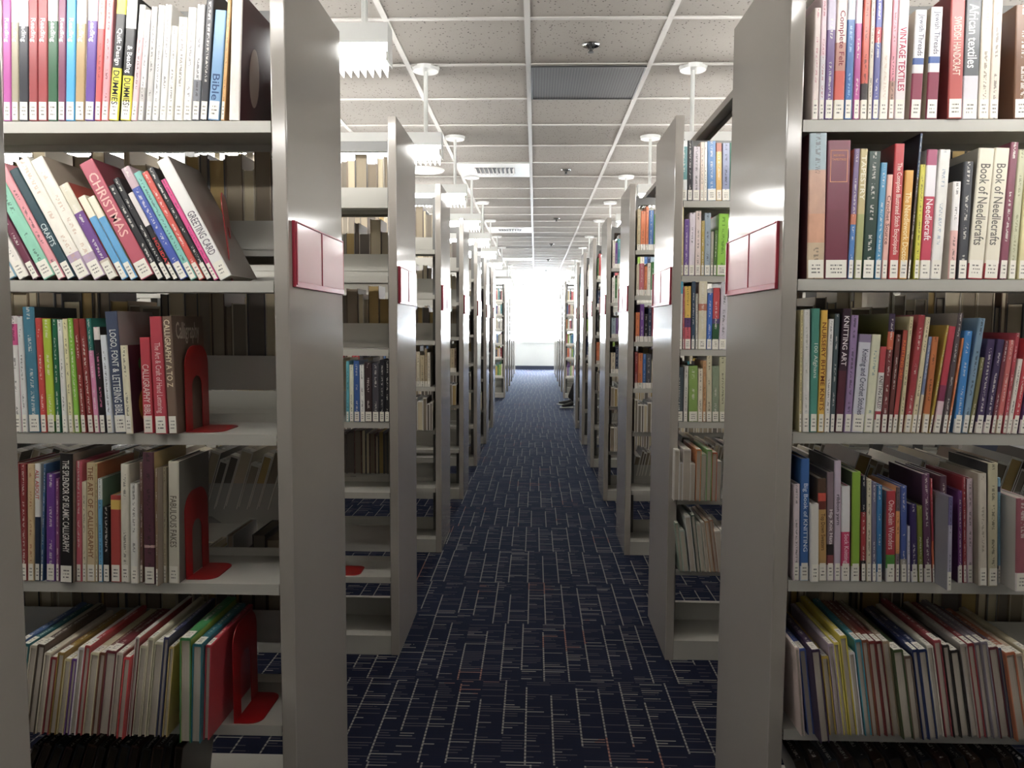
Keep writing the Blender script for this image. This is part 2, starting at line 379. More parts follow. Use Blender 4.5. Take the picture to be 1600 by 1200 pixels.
ORD = ['nearest', 'second', 'third', 'fourth', 'fifth', 'sixth', 'seventh', 'eighth', 'ninth', 'tenth', 'eleventh', 'twelfth', 'thirteenth', 'fourteenth', 'fifteenth', 'sixteenth']
first = True
for side in (-1, 1):
    vis = 0
    for i, y in enumerate(LY):
        o = pl if first else copy_tree(pl)
        first = False
        if side < 0: o.location = (-0.49, y, 2.392); o.rotation_euler = (0, 0, math.pi)
        else: o.location = (0.715, y, 2.392); o.rotation_euler = (0, 0, 0)
        nm = 'left' if side < 0 else 'right'
        if i < 2: t = 'long white pendant light over the camera, %s aisle side, %s' % (nm, ('behind', 'in front')[i])
        else: t = 'long lit white pendant light over the %s bookcases, %s in its row' % (nm, ORD[i-2] if i > 2 else 'nearest')
        tag(o, t, 'pendant light', 'pendant lights over the %s bookcases' % nm)

# ------------------------------------------------------------------ bookcases
XP = {-1: -0.566, 1: 0.556}                     # aisle-side face of the end panels
YL = [1.784, 3.19, 4.685, 6.16, 7.63, 9.10, 10.55]
YF = [14.95, 16.42, 17.9, 19.35, 20.8, 22.25]
H, D, TP = 2.24, 0.5, 0.035
SECT = 0.914
FRONT = {('L', 0): [1.862, 1.500, 1.143, 0.784, 0.436], ('R', 0): [1.861, 1.509, 1.160, 0.812, 0.452],
         ('L', 1): [1.901, 1.598, 1.298, 0.997, 0.699, 0.337], ('R', 1): [1.904, 1.605, 1.306, 1.009, 0.690, 0.390]}
REAR0 = [1.96, 1.60, 1.245, 0.90, 0.55]
def shelves_front(s, i): return FRONT.get((s, i), [1.85, 1.581, 1.304, 1.024, 0.76, 0.40])
def shelves_rear(s, i): return REAR0 if i == 0 else ([1.93, 1.64, 1.335, 1.03, 0.74, 0.42] if i == 1 else [1.88, 1.62, 1.34, 1.06, 0.76, 0.44])
def shelf_mesh(front, nsec):
    """local: x from 0 away from the aisle, y from 0 (outer edge) towards the bookcase centre, top at z = 0"""
    q = MB()
    for s_ in range(nsec):
        a = s_*SECT + 0.003; b = (s_+1)*SECT - 0.003
        if s_ == 0: b -= 0.0
        q.box((a, 0.0, -0.026), (b, 0.003, 0)); q.box((a, 0.003, -0.003), (b, 0.228, 0)); q.box((a, 0.225, 0.0), (b, 0.228, 0.022 if front else 0.072)); q.box((a, 0.222, -0.02), (b, 0.225, -0.003))
        q.box((a, 0.003, -0.026), (b, 0.012, -0.023))
    return q
def bracket_mesh(nsec):
    q = MB()
    for s_ in range(nsec):
        for a in (s_*SECT+0.0005, (s_+1)*SECT-0.0025):
            q.prism([(0.01, -0.02), (0.228, -0.02), (0.235, 0.11), (0.19, 0.11), (0.02, 0.02)], 'x', a, a+0.002)
    return q
MC = {}
def mirx(mb, sgn):
    if sgn < 0:
        mb.v = [(-v[0], v[1], v[2]) for v in mb.v]; mb.f = [tuple(reversed(f)) for f in mb.f]
    return mb
def bookcase(side, i, Y, nsec, far=False):
    sg = side; L = nsec*SECT + TP*2; nm = 'left' if sg < 0 else 'right'; s = 'L' if sg < 0 else 'R'
    r = empty('bookcase', (XP[sg], Y, 0))
    def part(key, fn, name, m, loc=(0, 0, 0), rot=0, parent=r, bevel=0):
        kk = (key, sg, nsec)
        if kk not in MC:
            MC[kk] = mirx(fn(), sg).mesh(name, [m])
        o = bpy.data.objects.new(name, MC[kk]); col.objects.link(o); o.parent = parent
        o.location = (sg*loc[0], loc[1], loc[2]); o.rotation_euler = (0, 0, rot)
        if bevel:
            md = o.modifiers.new('bevel', 'BEVEL'); md.width = bevel; md.segments = 2; md.limit_method = 'ANGLE'
        return o
    def f_panel():
        q = MB(); q.box((0, 0, 0), (TP, D, H)); return q
    part('panel', f_panel, 'end_panel', m_steel, bevel=0.003)
    part('panel', f_panel, 'end_panel', m_steel, (L-TP, 0, 0), bevel=0.003)
    def f_post():
        q = MB(); q.box((-0.022, -0.02, 0.0), (0.022, 0.02, 2.2)); return q
    for k_ in range(nsec+1):
        xx = TP + k_*SECT
        if k_ == 0: xx += 0.023
        if k_ == nsec: xx -= 0.023
        part('post', f_post, 'upright', m_post, (xx, D/2, 0))
    def flip(q):
        q.v = [(v[0], -v[1], v[2]) for v in q.v]; q.f = [tuple(reversed(f)) for f in q.f]; return q
    def shelf_part(kind, z):
        for k_ in range(nsec):
            kk = ('shelf', kind, sg)
            if kk not in MC:
                q = mirx(shelf_mesh(kind == 'f', 1), sg); MC[kk] = (q if kind == 'f' else flip(q)).mesh('shelf', [m_shelf])
                for e in (0, 1):
                    q = MB(); a_ = 0.0005 if e == 0 else SECT-0.0025
                    q.prism([(0.01, -0.02), (0.228, -0.02), (0.235, 0.11), (0.19, 0.11), (0.02, 0.02)], 'x', a_, a_+0.002)
                    q = mirx(q, sg); MC[kk+(e,)] = (q if kind == 'f' else flip(q)).mesh('bracket', [m_post])
            o = bpy.data.objects.new('shelf', MC[kk]); col.objects.link(o); o.parent = r
            o.location = (sg*(TP+k_*SECT), 0.006 if kind == 'f' else D-0.006, z)
            if i < 4 and k_ < 2:
                for e in (0, 1):
                    b = bpy.data.objects.new('bracket', MC[kk+(e,)]); col.objects.link(b); b.parent = o
    for z in shelves_front(s, i): shelf_part('f', z)
    for z in shelves_rear(s, i): shelf_part('r', z)
    def f_base():
        q = MB(); a, b = TP, L-TP
        q.box((a, 0.008, 0), (b, 0.012, 0.078)); q.box((a, D-0.012, 0), (b, D-0.008, 0.078))
        q.box((a, 0.008, 0.078), (b, D-0.008, 0.082)); q.box((a, D/2-0.004, 0.082), (b, D/2+0.004, 0.16))
        return q
    part('base', f_base, 'base_shelf', m_shelf)
    def f_top():
        q = MB(); a, b = TP, L-TP; q.box((a, D/2-0.012, H-0.09), (b, D/2+0.012, H-0.045)); return q
    part('toprail', f_top, 'top_rail', m_post)
    return r
FARN = 'nearest second third fourth fifth sixth seventh'.split()
units = {}
for side in (-1, 1):
    nm = 'left' if side < 0 else 'right'
    for i, Y in enumerate(YL):
        nsec = 3
        units[(side, i)] = r = bookcase(side, i, Y, nsec)
        extra = {0: 'full of craft books, closest to the camera', 1: 'second from the camera'}.get(i, '%s from the camera in the near block' % FARN[i])
        tag(r, 'tall grey steel bookcase %s of the aisle, %s' % (nm, extra), 'bookcase', 'grey bookcases %s of the aisle' % nm)
    for i, Y in enumerate(YF):
        r = bookcase(side, 10+i, Y, 3, True)
        tag(r, 'tall grey steel bookcase %s of the aisle beyond the cross aisle, %s there' % (nm, ('first',)+tuple(FARN[1:])) if False else 'tall grey steel bookcase %s of the aisle, %s beyond the cross aisle' % (nm, ('first', 'second', 'third', 'fourth', 'fifth', 'last')[i]), 'bookcase', 'grey bookcases %s of the aisle' % nm)
    r = bookcase(side, 20, 0.33, 3)
    tag(r, 'tall grey bookcase %s, %s' % (nm, 'its end panel a strip at the photo edge' if side < 0 else 'beside the camera, just outside the frame'), 'bookcase', 'grey bookcases %s of the aisle' % nm)
q = MB(); q.box((0.70, 0.5, H+0.001), (0.765, 10.9, H+0.004)); q.box((0.70, 0.5, H-0.022), (0.7025, 10.9, H+0.001)); q.box((0.7625, 0.5, H-0.022), (0.765, 10.9, H+0.001)); q.box((0.7025, 0.5, H-0.001), (0.7625, 10.9, H+0.001), 1)  # black inner sheet is painted shade under the open channel
r = q.build('tie_bar', [m_steel, m_black]); tag(r, 'long steel tie bar, painted shade inside, running across the tops of the right bookcases', 'tie bar')

# sign holders on the end panels
def sign_holder():
    """local: x = 0 at the panel face, +x into the aisle, y along the panel, z = 0 bottom"""
    r = empty('sign_holder'); W, HH = 0.46, 0.152
    q = MB(); q.box((0.0005, 0, 0), (0.004, W, HH)); q.build('back_plate', m_red, r)
    q = MB(); q.box((0.004, 0.004, 0.006), (0.0065, W/2-0.003, HH-0.004)); q.box((0.004, W/2+0.003, 0.006), (0.0065, W-0.004, HH-0.004)); q.build('card', m_card, r)
    q = MB(); q.box((0.0, -0.001, -0.001), (0.008, W+0.001, 0.013)); q.box((0.0, -0.001, 0.013), (0.008, 0.016, HH+0.001)); q.box((0.008, 0.003, 0.004), (0.011, 0.011, HH-0.002)); q.box((0.0, W-0.006, 0.010), (0.007, W+0.001, HH+0.001)); q.box((0.0, 0.016, HH-0.003), (0.008, W-0.008, HH+0.001))
    q.box((0.0055, W/2-0.0015, 0.010), (0.0085, W/2+0.0015, HH-0.003)); q.build('frame', m_red, r, 0.001)
    return r
sh0 = sign_holder(); first = True
for side in (-1, 1):
    nm = 'left' if side < 0 else 'right'
    for i, Y in enumerate(YL):
        o = sh0 if first else copy_tree(sh0); first = False
        if side < 0: o.location = (XP[side], Y+0.028, 1.489)
        else: o.location = (XP[side], Y+0.488, 1.489); o.rotation_euler = (0, 0, math.pi)
        tag(o, 'red framed two-card sign holder on the end panel of the %s %s bookcase' % (FARN[i], nm), 'sign holder', 'red sign holders on the end panels')

# ------------------------------------------------------------------ books
PAL = {'white': '#eceae4', 'cream': '#e2d8bc', 'tan': '#c8ab78', 'brown': '#7a5438', 'dark brown': '#40302a', 'grey': '#a0a09e', 'dark grey': '#50525a', 'black': '#202024',
       'red': '#c4242c', 'dark red': '#8a2228', 'rose': '#b85a66', 'pink': '#e0a8b0', 'magenta': '#c83c88', 'purple': '#6a3f8c', 'lilac': '#a890b8', 'plum': '#6a3850',
       'navy': '#222c50', 'blue': '#2e66b0', 'sky blue': '#6aaad4', 'slate': '#4c6070', 'teal': '#3c8a90', 'mint': '#8ccab4', 'green': '#3f7a40', 'dark green': '#1f4a38', 'lime': '#90c02c',
       'olive': '#8a8a3c', 'yellow': '#e2c83c', 'orange': '#d8743c', 'sage': '#b8bc9a', 'pale blue': '#b4c4d4'}
def cname(h):
    a = lin(h); best = None
    a = [t**0.45 for t in a]
    for n_, c in PAL.items():
        b = [t**0.45 for t in lin(c)]; d = sum((p-q)**2 for p, q in zip(a, b))
        if best is None or d < best[0]: best = (d, n_)
    return best[1]
def hexlin(c): return lin(c)
def cover_geo(q, t, wd, h, spine, boards, ink, seed, bt=0.0025, T=None, page=True, text=True, mi_c=0, mi_p=1, simple=False):
    """book standing up: x 0..t, spine at y = 0, fore edge at y = wd, z 0..h. spine = [(v_top, colour), ...] from the foot up"""
    bt = min(bt, t*0.2); rr = min(0.003, t*0.2)
    tr = (lambda p: tuple(T @ Vector(p))) if T is not None else (lambda p: p)
    bc = boards
    if simple: outer = [(0, wd), (0, 0), (t, 0), (t, wd)]; spf = {1}
    else: outer = [(0, wd), (0, rr), (rr*0.35, rr*0.3), (rr, 0), (t-rr, 0), (t-rr*0.35, rr*0.3), (t, rr), (t, wd)]; spf = {1, 2, 3, 4, 5}
    inner = [(t-bt, wd), (t-bt, rr+0.003), (bt, rr+0.003), (bt, wd)]
    z0 = 0.0
    for (v, c) in spine:
        z1 = v*h; c = lin(c)
        for j in range(len(outer)-1):
            a, b = outer[j], outer[j+1]; sp_ = j in spf
            if not sp_: continue
            ua, ub = a[0]/t, b[0]/t
            q.quad([tr((a[0], a[1], z0)), tr((b[0], b[1], z0)), tr((b[0], b[1], z1)), tr((a[0], a[1], z1))], mi_c, c, ink,
                   [(ua, z0, seed), (ub, z0, seed), (ub, z1, seed), (ua, z1, seed)] if text else None)
        z0 = z1
    for j in (0, len(outer)-2):
        a, b = outer[j], outer[j+1]; c = lin(bc) if isinstance(bc, str) else bc
        q.quad([tr((a[0], a[1], 0)), tr((b[0], b[1], 0)), tr((b[0], b[1], h)), tr((a[0], a[1], h))], mi_c, c)
    cb = lin(bc) if isinstance(bc, str) else bc
    for j in range(3):
        a, b = inner[j], inner[j+1]; q.quad([tr((a[0], a[1], 0)), tr((b[0], b[1], 0)), tr((b[0], b[1], h)), tr((a[0], a[1], h))], mi_c, cb)
    ct = lin(spine[-1][1]); cf = lin(spine[0][1])
    q.quad([tr((a[0], a[1], h)) for a in outer+inner], mi_c, ct)
    q.quad([tr((a[0], a[1], 0)) for a in reversed(outer+inner)], mi_c, cf)
    for (a, b) in ((outer[-1], inner[0]), (inner[-1], outer[0])):
        q.quad([tr((a[0], a[1], 0)), tr((b[0], b[1], 0)), tr((b[0], b[1], h)), tr((a[0], a[1], h))], mi_c, cb)
TEXTC = {}
def text_mesh(s):
    if s not in TEXTC:
        cu = bpy.data.curves.new('lettering', 'FONT'); cu.body = s; cu.size = 1.0; cu.resolution_u = 2; cu.offset = 0.010
        o = bpy.data.objects.new('lettering', cu); col.objects.link(o)
        bpy.context.view_layer.update()
        me = bpy.data.meshes.new_from_object(o.evaluated_get(bpy.context.evaluated_depsgraph_get()))
        col.objects.unlink(o); bpy.data.objects.remove(o)
        xs_ = [v.co.x for v in me.vertices]; ys_ = [v.co.y for v in me.vertices]
        TEXTC[s] = ([tuple(v.co) for v in me.vertices], [tuple(p.vertices) for p in me.polygons], min(xs_), max(xs_), min(ys_), max(ys_))
    return TEXTC[s]
def lettering(root, s, inkc, t, h, v0, v1, bold=1.0, hmax=0.62, name='title_lettering'):
    """title running down the spine between v1 (top) and v0 (bottom)"""
    vs, fs, x0, x1, y0, y1 = text_mesh(s)
    L = (v1-v0)*h; sx = L/(x1-x0); sy = min(hmax*t/(y1-y0), sx*1.9); sx = min(sx, sy*1.5); L = sx*(x1-x0)
    zt = v1*h
    verts = [((t/2) + (y-(y0+y1)/2)*sy, -0.0005, zt - (x-x0)*sx) for x, y, z in vs]
    me = bpy.data.meshes.new(name); me.from_pydata(verts, [], fs); me.materials.append(ink_mat(inkc))
    o = bpy.data.objects.new(name, me); col.objects.link(o); o.parent = root; return o
BOOKS = []   # records for the labels
rng = random.Random(5)
def make_book(loc, t, wd, h, rot, spine, boards, ink='#ffffff', title=None, label=True, fit=None, spineup=False, rec=None, pagecol=None, text=True):
    root = empty('book', loc, None); root.rotation_mode = 'XYZ'
    root.matrix_world = Matrix.Translation(loc) @ rot
    if isinstance(spine, str): spine = [(1.0, spine)]
    seed = rng.random()
    q = MB(); q.attrs = True
    cover_geo(q, t, wd, h, spine, boards or spine[len(spine)//2][1], lin(ink), seed, text=text and title is None)
    q.build('cover', [m_cover], root)
    bt = min(0.0025, t*0.2); q = MB(); ins = 0.003
    q.box((bt+0.0002, 0.0065, ins), (t-bt-0.0002, wd-ins, h-ins)); q.build('page_block', pagecol or m_pages, root)
    if label:
        q = MB(); q.attrs = True; lh = 0.040; z0 = 0.002
        e = min(0.003, t*0.2)*0.8
        q.quad([(e, -0.0004, z0), (t-e, -0.0004, z0), (t-e, -0.0004, z0+lh), (e, -0.0004, z0+lh)], 0, par=[(0, 0, seed*50), (1, 0, seed*50), (1, 1, seed*50), (0, 1, seed*50)])
        lo = q.build('spine_label', m_label, root)
    if title:
        lines = title if isinstance(title, list) else [title]
        for ti in lines:
            s, c, v0, v1 = ti; lettering(root, s, c, t, h, v0, v1)
    return root
def flat_title(root, t, h):
    for j, (s_, v) in enumerate((('MEDIEVAL', .885), ('TAPESTRIES', .855))):
        vs, fs, x0, x1, y0, y1 = text_mesh(s_); sc_ = t*(.5 if j == 0 else .62)/(x1-x0)
        me = bpy.data.meshes.new('title_lettering'); me.from_pydata([(t/2+(x-(x0+x1)/2)*sc_, -0.0005, h*v+(y-y0)*sc_*1.1) for x, y, z in vs], [], fs); me.materials.append(ink_mat('#e09c78'))
        o = bpy.data.objects.new('title_lettering', me); col.objects.link(o); o.parent = root
    q = MB(); a, b, z0, z1, w_ = t*.12, t*.88, h*.70, h*.93, .0016
    for (u0, v0, u1, v1) in ((a, z0, b, z0+w_), (a, z1-w_, b, z1), (a, z0, a+w_, z1), (b-w_, z0, b, z1)): q.quad([(u0, -.0005, v0), (u1, -.0005, v0), (u1, -.0005, v1), (u0, -.0005, v1)])
    q.build('title_frame', ink_mat('#e09c78'), root)
def side_print(root, t, h, kind):
    '''things printed on the right-hand board of a book'''
    if kind == 'calli':
        vs, fs, x0, x1, y0, y1 = text_mesh('Calligraphy'); sc_ = 0.125/(x1-x0)
        me = bpy.data.meshes.new('cover_lettering'); me.from_pydata([(t+0.0004, 0.02+(x-x0)*sc_, h*0.76+(y-y0)*sc_*2.0) for x, y, z in vs], [], fs); me.materials.append(ink_mat('#cfc4b4'))
        o = bpy.data.objects.new('cover_lettering', me); col.objects.link(o); o.parent = root
    shapes = {'oval': [('#b8a498', .085, .42, .032, .24)], 'fruit': [('#3c8c4c', .075, .78, .03, .10), ('#d0a850', .08, .30, .045, .22), ('#5c2c28', .08, .40, .022, .09)]}.get(kind, [])
    for j, (c, cy, cz, ry, rz) in enumerate(shapes):
        q = MB(); n = 24; q.quad([(t+0.0004+0.0002*j, cy+ry*math.cos(2*math.pi*u/n), h*(cz+rz*math.sin(2*math.pi*u/n))) for u in range(n)])
        q.build('cover_picture', ink_mat(c), root)
def row(unit, shelf, side, z, yf, org, sc, ypix, entries, lean_fn=None, depth=0.17):
    """entries measured in a crop: (bottom-left x, top-left x, top y, width, colour(s), options)"""
    recs = []
    for e in entries:
        xb, xt, yt, wpx, colr = e[:5]; op = dict(e[5]) if len(e) > 5 else {}
        fw = op.get('fw', 0.0); Yp = yf + 0.004 - fw
        Xb, _ = P(org[0]+xb/sc, org[1]+ypix/sc, Yp); Xt, Zt = P(org[0]+xt/sc, org[1]+yt/sc, Yp)
        hz = Zt - z
        if Zt > z + 0.335: hz = 0.31 if z > 1.8 else min(hz, 0.335)
        a = math.atan((Xt-Xb)/(Zt-z)); a2 = op.get('a', a)
        t = wpx/sc/F*Yp*math.cos(a2)
        h = hz/math.cos(a2)
        recs.append([Xb, a2, t, h, Yp, colr, op])
    recs.sort(key=lambda r: r[0])
    # angles must not make neighbours cross
    for i in range(len(recs)-1):
        A, B = recs[i], recs[i+1]
        if abs(A[4]-B[4]) > 0.2: continue
        hm = min(A[3], B[3])*0.97
        if B[0] + hm*math.tan(B[1]) < A[0] + hm*math.tan(A[1]) + 0.004:
            B[1] = math.atan((A[0] + hm*math.tan(A[1]) + 0.006 - B[0])/hm)
    for i in range(len(recs)-1):
        A, B = recs[i], recs[i+1]; hm = min(A[3]*math.cos(A[1]), B[3]*math.cos(B[1]))
        Ta, Tb = math.tan(A[1]), math.tan(B[1]); best = 9
        for zz in (0.0, hm):
            g = (B[0]+zz*Tb) - (A[0]+zz*Ta) - 0.0006
            best = min(best, g)
        t = best*math.cos(A[1])
        A[2] = max(0.0045, min(A[2]*1.12, t))
    out = []
    for n_, (Xb, a, t, h, Yp, colr, op) in enumerate(recs):
        lift = t*math.sin(a) if a > 0 else 0.0
        x_ = Xb + (0.0 if a <= 0 else 0.0)
        rot = Matrix.Rotation(a, 4, 'Y')
        d = op.get('d', min(depth, max(0.13, h*0.68)) if 'd' not in op else op['d'])
        sp_ = colr if isinstance(colr, list) else [(1.0, colr)]
        mainc = op.get('main', sp_[len(sp_)//2][1])
        root = make_book((x_, Yp, z + lift + 0.0006), t, d, h, rot, sp_, op.get('cc'), op.get('ink', '#2a2626' if sum(lin(mainc)) > 0.9 else '#e8e4dc'), op.get('t'), op.get('lab', True), text=op.get('text', True))
        if op.get('side'): side_print(root, t, h, op['side'])
        if op.get('mt'): flat_title(root, t, h)
        out.append((root, cname(mainc), op.get('name'), t, h))
    BOOKS.append((unit, shelf, side, out))
def row_up(unit, shelf, side, z, yf, org, sc, entries, alpha, over=0.06, hfix=None):
    """books lying spine up, foot towards the camera: entries (top-left x, top y, width, cover colour, options)"""
    recs = []
    for n_, e in enumerate(entries):
        xt, yt, wpx, colr = e[:4]; op = dict(e[4]) if len(e) > 4 else {}
        Yp = yf + 0.004 - op.get('fw', over)
        Xt, Zt = P(org[0]+xt/sc, org[1]+yt/sc, Yp)
        f_ = n_/max(1, len(entries)-1); a = op.get('a', alpha[0]+(alpha[1]-alpha[0])*f_)
        wd = max(0.12, (Zt-z)/math.cos(a)); t = wpx/sc/F*Yp*math.cos(a)
        Xb = Xt - (Zt-z)*math.tan(a)
        recs.append([Xb, a, t, wd, Yp, colr, op])
    recs.sort(key=lambda r: r[0])
    for i in range(len(recs)-1):
        A, B = recs[i], recs[i+1]; hm = min(A[3], B[3]); best = 9
        for zz in (0.0, hm): best = min(best, (B[0]+zz*math.tan(B[1])) - (A[0]+zz*math.tan(A[1])) - 0.0006)
        A[2] = max(0.0045, min(A[2]*1.15, best*math.cos(A[1])))
    out = []
    for Xb, a, t, wd, Yp, colr, op in recs:
        lift = t*math.sin(a) if a > 0 else 0.0
        # local (x, y, z) -> (x, z, -y): spine on top
        R = Matrix(((1, 0, 0, 0), (0, 0, 1, 0), (0, -1, 0, wd), (0, 0, 0, 1)))
        rot = Matrix.Rotation(a, 4, 'Y') @ R
        root = make_book((Xb, Yp, z + lift + 0.0006), t, wd, op.get('len', 0.26+0.02*rng.random()), rot, colr if isinstance(colr, list) else [(1.0, colr)], op.get('cc'), '#e8e4dc', None, op.get('lab', True), pagecol=op.get('pg'))
        out.append((root, cname(colr if isinstance(colr, str) else colr[-1][1]), op.get('name'), t, wd))
    BOOKS.append((unit, shelf, side, out))

# near left bookcase -----------------------------------------------------------
yl = YL[0]; A = (0, 0); Z = FRONT[('L', 0)]
def rd(c, top='#f2f0ec', v=0.74): return [(v, c), (1.0, top)]
RD = lambda ink='#ffffff': [('Reading', ink, 0.60, 0.78)]
row('L1', 0, 'L', Z[0], yl, A, 3.636, 688, [
 (-50, -58, -60, 55, '#efe9e0'),
 (18, 12, -60, 44, '#b23c98', {'t': RD()}), (64, 60, -60, 42, [(.75, '#a39a82'), (1, '#e6e2da')], {'t': RD()}), (108, 104, -60, 50, [(.72, '#23252e'), (1, '#dcdcde')], {'t': RD()}),
 (163, 160, -60, 50, '#96272c', {'t': RD()}), (216, 213, -60, 52, '#9c2a30', {'t': RD()}), (271, 270, -60, 54, [(.76, '#1f5c38'), (1, '#d8dcd4')], {'t': RD()}), (328, 330, -60, 42, '#7a3458', {'t': RD()}),
 (372, 378, -60, 50, '#1fa0dc', {'t': RD()}), (425, 436, -60, 50, [(.74, '#b09260'), (1, '#ece4d4')], {'t': RD()}), (480, 502, -60, 50, [(.76, '#5a2f98'), (1, '#d4ccdc')], {'t': RD()}),
 (536, 562, -60, 34, [(.7, '#d43c3c'), (1, '#f0b4ac')]), (574, 606, -60, 38, '#e49098'),
 (616, 668, -60, 62, [(.40, '#ece21c'), (.81, '#1c1c1e'), (1, '#ece21c')], {'main': '#ece21c', 't': [('DUMMIES', '#1a1a1a', .12, .38), ('Quilt Design', '#ffffff', .42, .70)], 'name': 'yellow and black "DUMMIES"'}),
 (682, 722, -20, 56, [(.36, '#ece21c'), (.74, '#242426'), (1, '#f4f2ea')], {'main': '#202024', 't': [('DUMMIES', '#1a1a1a', .12, .34), ('& Beading', '#ffffff', .38, .6)], 'name': 'white-topped "& Beading"'}),
 (742, 792, 30, 36, [(.72, '#e8bcc0'), (1, '#f2efe9')]), (782, 826, 60, 40, [(.3, '#c4c0bc'), (1, '#efe9e8')]), (826, 860, 40, 34, '#c8c6c4', {'t': [('CREATIVE BEADS', '#3c3c40', .2, .8)], 'name': '"CREATIVE BEADS"'} if False else {}),
 (862, 900, 32, 38, '#ecebe8'), (904, 938, 28, 38, '#e8e6e2'), (945, 975, 150, 38, '#f0ece2'), (988, 1016, 100, 46, '#ece6da'), (1040, 1070, 45, 44, '#f0eee8'),
 (1088, 1120, 28, 44, [(.35, '#7a7c84'), (1, '#d6d6d8')]), (1134, 1176, -60, 44, '#33343a', {'cc': '#26272e'}),
 (1180, 1222, 62, 68, '#6f9fcb', {'t': [('Bible', '#2c4c78', .18, .42)], 'name': 'pale blue "Bible"'}), (1254, 1296, -40, 26, '#d8a45a'), (1300, 1318, -40, 60, '#e4dcd4', {'main': '#5a2a2c', 'cc': '#54262a', 'd': .21, 'lab': False, 'side': 'oval', 'name': 'dark maroon cover with an oval picture'})])
tt = [(v, c) for v, c in ()]
row('L1', 1, 'L', Z[1], yl, (0, 220), 3.636, 786, [(b, b-(786-y)*0.545+(0), y, w_, c, o) for b, y, w_, c, o in (
 (-60, 300, 50, '#d8c8a8', {}), (-5, 330, 48, [(.5, '#c89858'), (1, '#e8ddc8')], {}), (48, 360, 52, [(.4, '#6f9cb4'), (1, '#e4dccf')], {}), (108, 300, 62, '#ece6dc', {}), (186, 280, 46, [(.75, '#6a2440'), (1, '#7c3050')], {}),
 (246, 205, 76, '#86c8ac', {}), (330, 145, 46, '#de8f96', {}), (384, 175, 52, '#22444e', {'t': [('CRAFTS', '#c8d4d4', .3, .5)]}), (446, 125, 82, [(.2, '#b8a0b8'), (1, '#ece7da')], {'ink': '#c8a890'}), (534, 120, 80, [(.2, '#b8a0b8'), (1, '#ece7da')], {'ink': '#c8a890', 'cc': '#a89a88'}),
 (618, 262, 58, [(.2, '#c8bca8'), (.7, '#6a3a88'), (1, '#dcd6c0')], {'cc': '#b4402c'}), (690, 328, 44, [(.75, '#4f9ed0'), (1, '#ece4cc')], {'text': False}), (742, 330, 44, [(.75, '#4f9ed0'), (1, '#ece4cc')], {'text': False, 'cc': '#b8a468'}),
 (800, 140, 92, '#b8485c', {'t': [('CHRISTMAS', '#e8b8b0', .36, .9)], 'cc': '#7c2c3c', 'name': 'rose "CHRISTMAS"'}), (896, 265, 44, '#26262a', {}), (944, 225, 40, '#1e1e22', {}), (986, 305, 34, [(.62, '#1e1c20'), (1, '#e0d8d4')], {'t': [('HOLIDAY', '#d83838', .12, .48)], 'main': '#202024', 'name': 'black and red "HOLIDAY"'}),
 (1024, 165, 54, [(.82, '#2f4ca8'), (1, '#c4a8b0')], {'main': '#2f4ca8'}), (1082, 190, 44, '#7cc4b8', {}), (1130, 188, 40, '#d04434', {}), (1174, 165, 38, [(.8, '#222226'), (1, '#2c2c30')], {}), (1216, 228, 30, '#d82c84', {}),
 (1250, 122, 82, '#e8e6e2', {'t': [('GREETING CARD', '#6c6670', .2, .56)], 'cc': '#8a8078', 'name': 'thick white "GREETING CARD"', 'ink': '#888'+'888'}))])
row('L1', 2, 'L', Z[2], yl, (0, 440), 3.636, 862, [
 (30, -10, 200, 50, '#d8d0cc'), (84, 52, 195, 40, [(.75, '#e6e2de'), (.93, '#d23c84'), (1, '#e0d8d4')], {'main': '#eceae4'}), (126, 92, 198, 32, '#dcdcda'), (165, 124, 145, 62, '#3b7c94', {'cc': '#2c3438'}), 
 (232, 196, 208, 36, '#c82a20'), (270, 236, 212, 44, [(.1, '#3c6a1c'), (1, '#b2cc1c')], {'main': '#90c02c', 'cc': '#3c5a10'}), (318, 292, 212, 34, '#0f6844'), (355, 322, 218, 34, '#e8e8e2'), (392, 352, 214, 30, '#e8e0ac'), (425, 380, 210, 34, '#84c02c'), (462, 412, 212, 36, '#8e2420', {'t': [('SUPER', '#e0c8c0', .66, .86)]} if False else {}),
 (500, 444, 212, 36, '#8a1c1c'), (538, 486, 210, 28, [(.72, '#dc88b0'), (1, '#1c7468')], {'main': '#1c7468'}), (568, 526, 260, 38, [(.88, '#1c1418'), (1, '#ece4dc')], {'main': '#202024', 'ink': '#e88cb0', 'cc': '#20181a'}),
 (608, 566, 305, 40, '#dfe4ea', {}), (654, 592, 172, 64, '#45506a', {'t': [('LOGO, FONT &', '#e8ece8', .5, .85), ('LETTERING BIBLE', '#e8ece8', .13, .48)], 'cc': '#9c9490', 'fw': .0, 'name': 'slate "LOGO, FONT & LETTERING BIBLE"', 'd': .17}),
 (714, 680, 364, 38, '#e6e0c0', {'cc': '#4a2632', 'fw': .012, 'd': .14, 'side': 'fruit'}), (815, 790, 318, 54, '#c4263c', {'t': [('CALLIGRAPHY BIBLE', '#f4dcd8', .16, .72)], 'name': 'red "CALLIGRAPHY BIBLE"'}),
 (882, 846, 200, 64, '#c02a40', {'t': [('The Art & Craft of Hand Lettering', '#ecc8c8', .18, .78)], 'name': 'red "The Art & Craft of Hand Lettering"', 'fw': .01}),
 (958, 918, 198, 54, '#7c6454', {'t': [('CALLIGRAPHY A TO Z', '#ece0c0', .4, .97)], 'cc': '#6c5648', 'fw': .008, 'side': 'calli', 'name': 'brown "CALLIGRAPHY A TO Z"', 'd': .17})])
